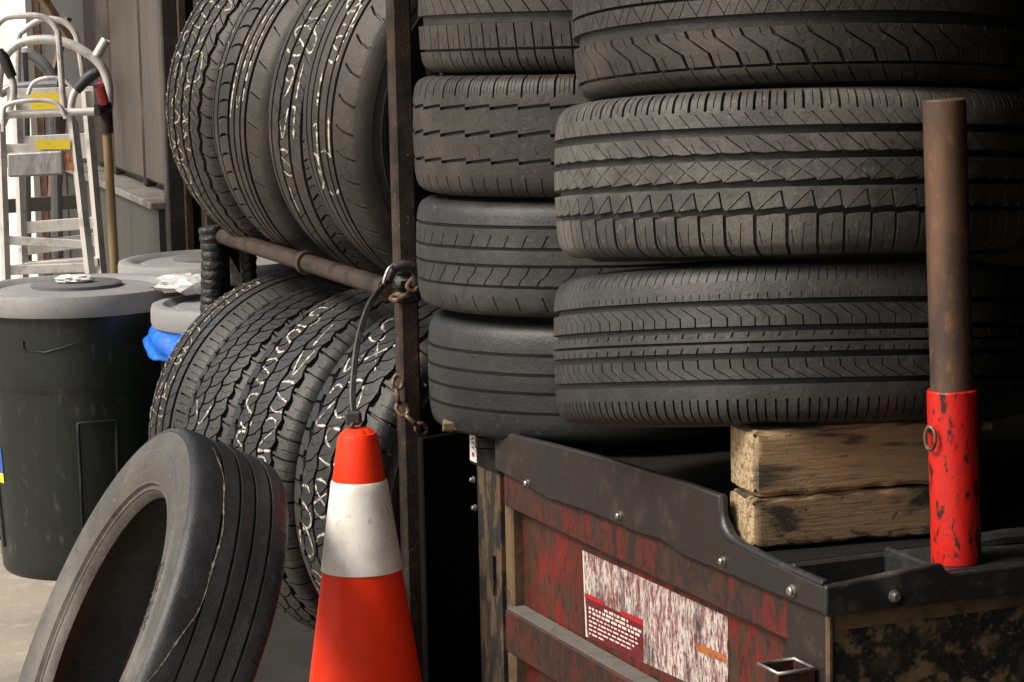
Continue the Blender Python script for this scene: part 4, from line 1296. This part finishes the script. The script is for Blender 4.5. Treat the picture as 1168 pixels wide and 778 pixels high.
# ------------------------------------------------------------------ traffic cone
ct = PY(408, 491, 3.60)
cone = thing('traffic_cone', 'orange traffic cone with a scuffed white reflective band', 'traffic cone', (ct[0], ct[1], 0))
co = V(ct[0], ct[1], 0)
zt = ct[2]
rc = lambda z: 0.0300 + 0.146 * (zt - z)
za, zb = PY(408, 554, 3.55)[2], PY(412, 662, 3.52)[2]
n = 72
prof = [(rc(0.045), 0.045)] + [(rc(z), z) for z in np.linspace(0.06, zt - 0.012, 16)] + [(0.028, zt - 0.004)]
wob = lambda a, z: 0.006 * math.sin(3 * a + z * 4) + (0.03 * math.sin(5 * a) if z > zt - 0.006 else 0)
body = MB().lathe(co, prof, n, wob)
body.lathe(co, [(0.027, zt - 0.006), (0.018, zt + 0.003), (0.010, zt + 0.004), (0.0001, zt - 0.002)], n, lambda a, z: 0.06 * math.sin(4 * a + 1) + 0.04 * math.sin(9 * a))
body.build('body', M['orange'], cone, 50)
MB().lathe(co, [(rc(zb) + 0.0006, zb), (rc(zb) + 0.0022, zb + 0.001)] + [(rc(z) + 0.0022, z) for z in np.linspace(zb + 0.01, za - 0.003, 10)] + [(rc(za) + 0.0004, za)], n, wob).build('reflective_band', M['collar'], cone, 50)
bs = MB()
bs.box(co + V(-0.19, -0.19, 0.001), V(0.38, 0, 0), V(0, 0.38, 0), Zv * 0.045, 0.012)
bs.build('base', M['orange'], cone)

# ------------------------------------------------------------------ strap from cone to post
st = thing('rubber_strap', 'black rubber tie-down strap arching from the cone top to the rack post', 'strap', tuple(PY(404, 478, 3.6)))
path = [PY(404, 478, 3.61), PY(402, 450, 3.63), PY(404, 420, 3.66), (PY(409, 385, 3.70)), PY(419, 353, 3.74), PY(431, 333, 3.78), PY(443, 320, 3.82)]
pp = catmull([np.asarray(p, float) for p in path], 8)
vs_, fs = [], []
for i, p in enumerate(pp):
    t = unit(pp[min(i + 1, len(pp) - 1)] - pp[max(i - 1, 0)])
    sd_ = unit(np.cross(t, V(0.35, -1, 0)))
    nn = np.cross(sd_, t)
    w, h = 0.005, 0.003
    for (x, y) in ((-w, -h * .5), (-w * .7, -h), (w * .7, -h), (w, -h * .5), (w, h * .5), (w * .7, h), (-w * .7, h), (-w, h * .5)):
        vs_.append(p + sd_ * x + nn * y)
for i in range(len(pp) - 1):
    for k in range(8):
        l = (k + 1) % 8
        fs.append([i * 8 + k, i * 8 + l, i * 8 + 8 + l, i * 8 + 8 + k])
fs += [list(range(7, -1, -1)), [(len(pp) - 1) * 8 + k for k in range(8)]]
mesh_obj('band', vs_, fs, M['strap'], st, 40)
k0 = PY(403, 476, 3.6)
MB().box(k0 + V(-0.013, -0.006, -0.012), V(0.026, 0, 0), V(0, 0.012, 0), Zv * 0.022, 0.004).build('clip', M['strap'], st)
MB().tube([PY(404, 480, 3.6), PY(401, 487, 3.595), PY(405, 492, 3.6)], 0.004, 8, smooth=5).build('end_loop', M['strap'], st)
MB().tube([PY(441, 322, 3.82), PY(448, 308, 3.825), PY(458, 303, 3.83), PY(470, 305, 3.84), PY(476, 314, 3.85), PY(473, 326, 3.855)], 0.0085, 12, smooth=6).build('knot', M['strap'], st)
MB().tube([PY(437, 332, 3.80), PY(438, 320, 3.80), PY(443, 307, 3.805), PY(448, 304, 3.81), PY(446, 312, 3.82), PY(441, 325, 3.82)], 0.0028, 8, smooth=6).build('hook', M['bolt'], st)

# ------------------------------------------------------------------ red tyre machine cabinet
OC = V(0.357, 2.65, 0)
AV = unit(V(-0.38, 0.925, 0))        # back along the red side
BV = V(-AV[1] * -1, -AV[0], 0)       # along the near end
BV = V(0.925, 0.38, 0) / np.hypot(0.925, 0.38)
machine = thing('tire_machine', 'red tire changing machine cabinet with black rim, rust and a scuffed label', 'machine', (OC[0], OC[1], 0))


def LP(a, z, off=0.0):
    """point on the red side: a metres back from the near corner, off = outwards"""
    return OC + AV * a - BV * off + Zv * z


def RPt(b, z, off=0.0):
    return OC + BV * b - AV * off + Zv * z


def lpoly(name, pts, off, th, m, parent=machine, smooth=30):
    return MB().prism([LP(a, z, off) for a, z in pts], BV * th).build(name, m, parent, smooth)


# recessed red panels behind the rails
lpoly('upper_panel', [(0.10, 0.60), (1.02, 0.60), (1.02, 0.87), (0.10, 0.87)], -0.022, 0.004, M['red_paint'])
lpoly('lower_panel', [(0.10, 0.05), (1.02, 0.05), (1.02, 0.60), (0.10, 0.60)], -0.0225, 0.004, M['red_paint'])
# top rail: folded red channel
MB().box(LP(0.10, 0.806, -0.020), AV * 0.89, -BV * 0.018, Zv * 0.07, 0.003).build('top_rail', M['red_rail'], machine)
# mid rail: protruding channel with a dusty ledge
mr = MB().box(LP(0.10, 0.585, -0.020), AV * 0.862, -BV * 0.032, Zv * 0.068, 0.003).build('mid_rail', M['red_rail'], machine)
MB().box(LP(0.105, 0.6535, -0.0195), AV * 0.853, -BV * 0.029, Zv * 0.0015).build('dust_layer', M['ledge'], mr)
MB().box(LP(0.10, 0.2, -0.020), AV * 0.862, -BV * 0.032, Zv * 0.068, 0.003).build('mid_rail', M['red_rail'], machine)
# far corner column with a slot
MB().box(LP(0.965, 0.02, -0.035), AV * 0.03, -BV * 0.031, Zv * 0.835, 0.003).build('column_edge', M['rust_band'], machine)
col = MB()
for z0, z1 in ((0.02, 0.655), (0.72, 0.855)):
    col.box(LP(0.998, z0, -0.035), AV * 0.095, -BV * 0.036, Zv * (z1 - z0))
col.box(LP(0.998, 0.6549, -0.035), AV * 0.022, -BV * 0.0359, Zv * 0.0653)
col.box(LP(1.036, 0.6549, -0.035), AV * 0.057, -BV * 0.0359, Zv * 0.0653)
col.build('corner_column', M['rust_black'], machine, 20)
# near corner sheet and end panel
lpoly('corner_sheet', [(0.0, 0.05), (0.098, 0.05), (0.098, 0.868), (0.0, 0.868)], 0.0, 0.004, M['brown_panel'])
MB().prism([RPt(0.005, 0.05), RPt(0.78, 0.05), RPt(0.78, 0.868), RPt(0.005, 0.868)], AV * 0.004).build('end_panel', M['mottled'], machine)
MB().box(RPt(0.0, 0.842, 0.001), BV * 0.78, AV * 0.003, Zv * 0.03).build('rust_strip', M['rust_band'], machine)
MB().tube([RPt(0.001, 0.06, 0.0), RPt(0.001, 0.866, 0.0)], 0.0045, 8).build('corner_weld', M['rust_band'], machine)
MB().prism([LP(1.0, 0.05, -0.03), LP(1.0, 0.85, -0.03), LP(1.0, 0.85, -0.75), LP(1.0, 0.05, -0.75)], AV * 0.004).build('far_panel', M['grime'], machine)
MB().prism([RPt(0.77, 0.05, -0.01), RPt(0.77, 0.86, -0.01), RPt(0.77, 0.86, -1.0), RPt(0.77, 0.05, -1.0)], BV * 0.004).build('rear_panel', M['grime'], machine)

# black rim: side guard (traced outline), curved down to the low lip near the corner
guard = [(1.0, 0.862), (0.91, 0.859), (0.80, 0.853), (0.70, 0.858), (0.60, 0.861), (0.50, 0.861), (0.42, 0.866), (0.36, 0.858), (0.25, 0.86), (0.10, 0.861), (0.0, 0.863),
         (0.0, 0.897), (0.10, 0.899), (0.157, 0.901), (0.205, 0.904), (0.232, 0.909), (0.246, 0.918), (0.252, 0.932), (0.254, 0.957), (0.35, 0.956), (0.58, 0.948), (0.80, 0.936), (0.905, 0.929), (1.0, 0.926)]
gd = lpoly('side_guard', guard, 0.008, 0.0115, M['brown_panel'])
bv = gd.modifiers.new('bevel', 'BEVEL')
bv.width = 0.003
bv.segments = 2
bv.angle_limit = math.radians(50)
# rolled edge bead following the lip down to the corner
bead = [LP(0.253, 0.955, 0.003), LP(0.251, 0.931, 0.003), LP(0.245, 0.917, 0.003), LP(0.231, 0.908, 0.003), LP(0.2, 0.9035, 0.003), LP(0.1, 0.899, 0.003), LP(0.0, 0.898, 0.003)]
MB().tube(bead, [0.0045, 0.0055, 0.009, 0.0075, 0.0055, 0.005, 0.0055], 10, smooth=4).build('rolled_edge', M['black_plastic'], gd, 60)
lpoly('black_box', [(1.002, 0.853), (1.118, 0.853), (1.118, 0.915), (1.002, 0.9275)], 0.002, 0.10, M['grime'])
# end lip with a step down towards the post
ends = [(-0.008, 0.862), (0.78, 0.853), (0.78, 0.897), (0.162, 0.894), (0.155, 0.8965), (0.148, 0.907), (0.135, 0.9085), (0.02, 0.899), (-0.008, 0.898)]
el = MB().prism([RPt(b, z, 0.008) for b, z in ends], AV * 0.013).build('end_lip', M['black_plastic'], machine, 30)
bv = el.modifiers.new('bevel', 'BEVEL')
bv.width = 0.0035
bv.segments = 3
bv.angle_limit = math.radians(50)
# corner tray: floor, dividing walls
MB().box(LP(0.006, 0.845, -0.004), AV * 0.24, BV * 0.15, Zv * 0.004).build('tray_floor', M['grime'], machine)
MB().box(RPt(0.146, 0.85, -0.006), BV * 0.009, AV * 0.115, Zv * 0.052, 0.003).build('tray_wall', M['black_plastic'], machine)
MB().box(LP(0.118, 0.85, -0.02), AV * 0.012, BV * 0.134, Zv * 0.044, 0.003).build('tray_wall', M['black_plastic'], machine)
# deck behind the tray and under the post
MB().box(LP(0.131, 0.86, -0.006), AV * 0.86, BV * 0.76, Zv * 0.034, 0.004).build('deck', M['grime'], machine)
MB().box(RPt(0.156, 0.86, -0.0065), BV * 0.612, AV * 0.123, Zv * 0.034, 0.003).build('deck_corner', M['black_plastic'], machine)
# ridge on the deck right of the post
MB().tube([RPt(0.262, 0.895, -0.11), RPt(0.30, 0.90, -0.10), RPt(0.36, 0.90, -0.09), RPt(0.5, 0.9, -0.09)], 0.012, 10).build('deck_ridge', M['black_plastic'], machine)
bx_ = [RPt(0.235, 0.893, -0.125), RPt(0.275, 0.893, -0.125), RPt(0.262, 0.94, -0.125), RPt(0.25, 0.99, -0.125), RPt(0.235, 0.99, -0.125)]
MB().prism(bx_, AV * 0.03).build('gusset', M['black_plastic'], machine, 25)


def bolt(p, nrm, r=0.0065, parent=machine):
    nrm = unit(nrm)
    mb_ = MB()
    mb_.tube([p, p + nrm * 0.002], r * 1.35, 18)
    mb_.tube([p + nrm * 0.002, p + nrm * 0.006, p + nrm * 0.0075], [r, r, r * 0.7], 14)
    return mb_.build('bolt', M['bolt'], parent, 40)


for px, py in ((905, 674),):
    q_ = on_plane(px, py, BV, OC - BV * 0.008)
    bolt(q_, -BV, 0.0058)
for px, py in ((826, 640), (708, 588), (603, 551)):
    q_ = on_plane(px, py, BV, OC - BV * 0.008)
    bolt(q_, -BV, 0.0045)
for px, py in ((1020, 680),):
    q_ = on_plane(px, py, AV, OC - AV * 0.008)
    bolt(q_, -AV, 0.0058)
for px, py in ((541, 547), (543, 579)):
    q_ = on_plane(px, py, BV, OC)
    bolt(q_ + AV * 0.0 , -BV, 0.004)
# small white sticker on the far box
stk = lpoly('tag_sticker', [(1.089, 0.857), (1.117, 0.857), (1.117, 0.9115), (1.089, 0.913)], 0.003, 0.0008, M['paper'])
mb = MB()
for a0_, a1_, z0_, z1_ in ((1.096, 1.111, 0.9045, 0.9065), (1.1, 1.104, 0.899, 0.9045), (1.098, 1.104, 0.8935, 0.896), (1.104, 1.109, 0.891, 0.8935), (1.098, 1.108, 0.8865, 0.8885),
                           (1.098, 1.1005, 0.884, 0.8865), (1.101, 1.108, 0.8785, 0.8805), (1.101, 1.1035, 0.8765, 0.8785)):
    mb.prism([LP(a0_, z0_, 0.0034), LP(a1_, z0_, 0.0034), LP(a1_, z1_, 0.0034), LP(a0_, z1_, 0.0034)], BV * 0.0003)
mb.build('sticker_print', M['black_print'], stk, 0)['kind'] = 'stuff'
lpoly('sticker_mark', [(1.1025, 0.8635), (1.107, 0.8675), (1.107, 0.871), (1.1045, 0.872), (1.1025, 0.8705), (1.1005, 0.872), (1.098, 0.871), (1.098, 0.8675)], 0.0036, 0.0005, M['label_bright'], stk)
# big scuffed warning label
on_l = lambda x, y: (lambda q_: ((q_ - OC) @ AV, q_[2]))(on_plane(x, y, BV, OC + BV * 0.02))
def lq(name, pts, off, m, parent):
    return lpoly(name, [on_l(*p) for p in pts], off, 0.0006, m, parent)


lab = lpoly('warning_label', [on_l(664, 628), on_l(829, 704), on_l(830, 800), on_l(668, 726)], -0.0208, 0.001, M['label_white'])
lq('label_border', [(664, 628), (665.5, 628.5), (669.5, 727), (668, 726)], -0.0203, M['print_white'], lab)
rb_ = lq('red_block', [(667, 680), (733, 711), (733, 755), (671, 728)], -0.0202, M['label_red'], lab)
lq('red_bar', [(667, 676), (689, 686), (689, 691), (667, 681)], -0.0196, M['label_bright'], lab)
lq('red_bar', [(708, 696), (733, 707), (733, 714), (708, 701)], -0.0196, M['label_bright'], lab)
lq('orange_print', [(794, 733), (828, 748), (828, 757), (794, 742)], -0.0202, M['label_orange'], lab)
mb = MB()
r_ = random.Random(12)
e0, e1 = np.array(on_l(670, 684)), np.array(on_l(733, 713))
ax = (e1 - e0)
for row in range(8):
    off = V(0, -0.0062 * row)[:2] + (0.0, -0.002)
    x = 0.03 if row else 0.32
    end = (0.75, 0.98, 0.95, 0.9, 0.92, 0.86, 0.8, 0.3)[row]
    hh = 0.0036 if row < 3 else 0.0024
    while x < end:
        w = r_.uniform(0.03, 0.1)
        a_ = e0 + ax * x + np.array([0, -0.0062 * row - 0.006])
        b_ = e0 + ax * min(x + w, end) + np.array([0, -0.0062 * row - 0.006])
        mb.prism([LP(a_[0], a_[1], -0.0194), LP(b_[0], b_[1], -0.0194), LP(b_[0], b_[1] + hh, -0.0194), LP(a_[0], a_[1] + hh, -0.0194)], BV * 0.0003)
        x += w + r_.uniform(0.012, 0.03)
mb.build('printed_lines', M['print_white'], rb_, 0)['kind'] = 'stuff'
# square tube socket on the near corner
sk = MB()
c0 = on_plane(897, 760, BV, OC - BV * 0.03)
w2, tw = 0.024, 0.003
z1_, z0_ = c0[2], c0[2] - 0.2
for s1, s2, e1_, e2_ in ((-1, -1, 2, 0), (-1, 1, 2, 0), (-1, -1, 0, 2), (1, -1, 0, 2)):
    p_ = c0 + AV * w2 * s1 + BV * w2 * s2
    if e1_:
        sk.box(V(p_[0], p_[1], z0_) - BV * tw * (s2 > 0), AV * w2 * 2, BV * tw, Zv * (z1_ - z0_))
    else:
        sk.box(V(p_[0], p_[1], z0_ + 0.0005) - AV * tw * (s1 > 0) + BV * tw, AV * tw, BV * (w2 * 2 - 2 * tw), Zv * (z1_ - z0_ - 0.001))
sk.build('square_socket', M['red_rail'], machine, 20)
lip = MB()
ring_ = [c0 + AV * w2 * i + BV * w2 * j for i, j in ((-1, -1), (1, -1), (1, 1), (-1, 1))]
lip.tube(ring_, 0.0024, 6, closed=True)
lip.build('socket_rim', M['bolt'], machine, 60)

# stand under the left stack
stand = thing('steel_stand', 'black steel stand in the shadow under the left tire stack', 'stand', (0.16, 3.75, 0))
sz = 0.912
MB().box(V(-0.06, 3.58, sz - 0.02), V(0.46, 0, 0), V(0, 0.42, 0), Zv * 0.02, 0.003).build('top_plate', M['grime'], stand)
for x, y in ((0.03, 3.62), (0.35, 3.62), (0.06, 3.95), (0.35, 3.95)):
    MB().box(V(x, y, 0), V(0.03, 0, 0), V(0, 0.03, 0), Zv * (sz - 0.021)).build('leg', M['grime'], stand)
wk = PY(515, 484, 3.6)
wdg = MB().box(wk + V(-0.014, 0, -0.012), V(0.03, 0.01, 0), V(0, 0.1, 0), Zv * 0.014, 0.002).build('wood_shim', M['wood_dirty'], None)
tag(wdg, 'little wooden shim under the left edge of the left tire stack', 'shim')

# black board added between rack and machine, standing in for deep shadow
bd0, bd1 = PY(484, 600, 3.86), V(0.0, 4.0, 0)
brd = MB().box(V(bd0[0], bd0[1], 0.001), V(bd1[0] - bd0[0], bd1[1] - bd0[1], 0), V(-0.01, 0.012, 0), Zv * 0.86, 0.002).build('shade_board', M['interior'], None)
tag(brd, 'black board added as shadow between the rack post and the red machine', 'board')

# ------------------------------------------------------------------ timber blocks
def timber(name, p, ang, L, D, H, label, m, seed, tilt=0.0):
    """p = front lower left corner; long axis at ang from +X; chipped, uneven edges"""
    r_ = np.random.default_rng(seed)
    nx, ny, nz = 48, 16, 16
    root = thing(name, label, 'timber block', tuple(p), 'timber blocks under the tires')
    root.rotation_euler = (0, 0, ang)
    def grid(fn, nu, nv):
        vs__, fs__ = [], []
        for j in range(nv + 1):
            for i in range(nu + 1):
                vs__.append(fn(i / nu, j / nv))
        for j in range(nv):
            for i in range(nu):
                a = j * (nu + 1) + i
                fs__.append([a, a + 1, a + nu + 2, a + nu + 1])
        return vs__, fs__
    ph = r_.uniform(0, 6, 12)
    def warp(x, y, z):
        # rounded, dented arrises and a slight bow
        ex = min(z, 1 - z)
        ey = min(y, 1 - y)
        exx = min(x, 1 - x) * L / D
        e = 0.0035 * (1 + 0.8 * math.sin(x * 23 + ph[0]) * math.sin(x * 9 + ph[1]))
        k = math.exp(-(ex + ey) * 45) + 0.7 * math.exp(-(ex + exx) * 45) + 0.7 * math.exp(-(ey + exx) * 45)
        X, Y_, Z_ = x * L, y * D, z * H
        cX, cY, cZ = 0.5 * L, 0.5 * D, 0.5 * H
        Y_ += np.sign(cY - Y_) * e * k
        Z_ += np.sign(cZ - Z_) * e * k
        X += np.sign(cX - X) * e * 0.6 * k
        Z_ += 0.0012 * math.sin(x * 7 + ph[2]) + 0.0008 * math.sin(x * 31 + y * 5 + ph[3])
        Y_ += 0.001 * math.sin(x * 11 + z * 3 + ph[4])
        return (X, Y_, Z_)
    mb_ = MB()
    for fn, nu, nv in ((lambda u, v: warp(u, 0, v), nx, nz), (lambda u, v: warp(1 - u, 1, v), nx, nz), (lambda u, v: warp(u, v, 1), nx, ny), (lambda u, v: warp(u, 1 - v, 0), nx, ny)):
        mb_.add(*grid(fn, nu, nv))
    o1 = mesh_obj('faces', mb_.v, mb_.f, m, root, 50, local=True)
    for fn in (lambda u, v: warp(0, 1 - u, v), lambda u, v: warp(1, u, v)):
        mesh_obj('end_grain', *grid(fn, ny, nz), M['wood_end'], root, 50, local=True)
    return root


bl = PZ(860, 627, 0.8985)
ang = rd(15)
timber('timber_block', (bl[0], bl[1], 0.8985), ang, 0.262, 0.088, 0.062, 'oil stained timber block, lower of the two under the right stack', M['wood_dirty'], 3)
bu = PY(861, 573, bl[1] + 0.001)
timber('timber_block', (bu[0], bu[1], 0.9625), ang, 0.262, 0.088, 0.082, 'pale weathered timber block, upper of the two, under the lowest right tire', M['wood'], 5)

# ------------------------------------------------------------------ steel post in its red sleeve
pb = PZ(1091, 640, 0.8945)
post = thing('steel_post', 'brown steel pipe standing in a chipped red sleeve on the machine rim', 'post', tuple(pb))
Yp = pb[1]
tp_, mid = PY(1077, 113, Yp), PY(1085, 444, Yp)
pbase = V(pb[0], pb[1], 0.895)
d = unit(tp_ - pbase)
at = lambda z: pbase + d * (z - 0.895) / d[2]
zm, ztop = mid[2], tp_[2]
def hollow(p0, p1, r, t, name, m):
    mb_ = MB()
    n_ = 40
    mb_.tube([p0, p0 + (p1 - p0) * 0.5, p1 - d * 0.0015], r, n_, cap=False)
    mb_.tube([p1 - d * 0.0015, p1, p1 + d * 1e-5, p1 - d * 0.002], [r, r - 0.0012, r - t, r - t - 0.0002], n_, cap=False)
    mb_.tube([p1 - d * 0.002, p1 - d * 0.12], r - t, n_, cap=True)
    return mb_.build(name, m, post, 40)


hollow(at(zm - 0.1), at(ztop), 0.0252, 0.0032, 'pipe', M['post_brown'])
sl = hollow(at(0.895), at(zm), 0.0298, 0.0042, 'sleeve', M['post_red'])
pr = PY(1061, 500, Yp - 0.02)
ring_ = []
for k in range(24):
    a = 2 * math.pi * k / 24
    ring_.append(pr + V(0.005 * math.cos(a), -0.006 * math.cos(a), 0.0135 * math.sin(a)))
MB().tube(ring_, 0.0022, 8, closed=True).build('ring', M['chain'], post)
MB().tube([PY(1058, 489, Yp - 0.01), PY(1130, 486, Yp + 0.01)], 0.0048, 12).build('pin', M['chain'], post)
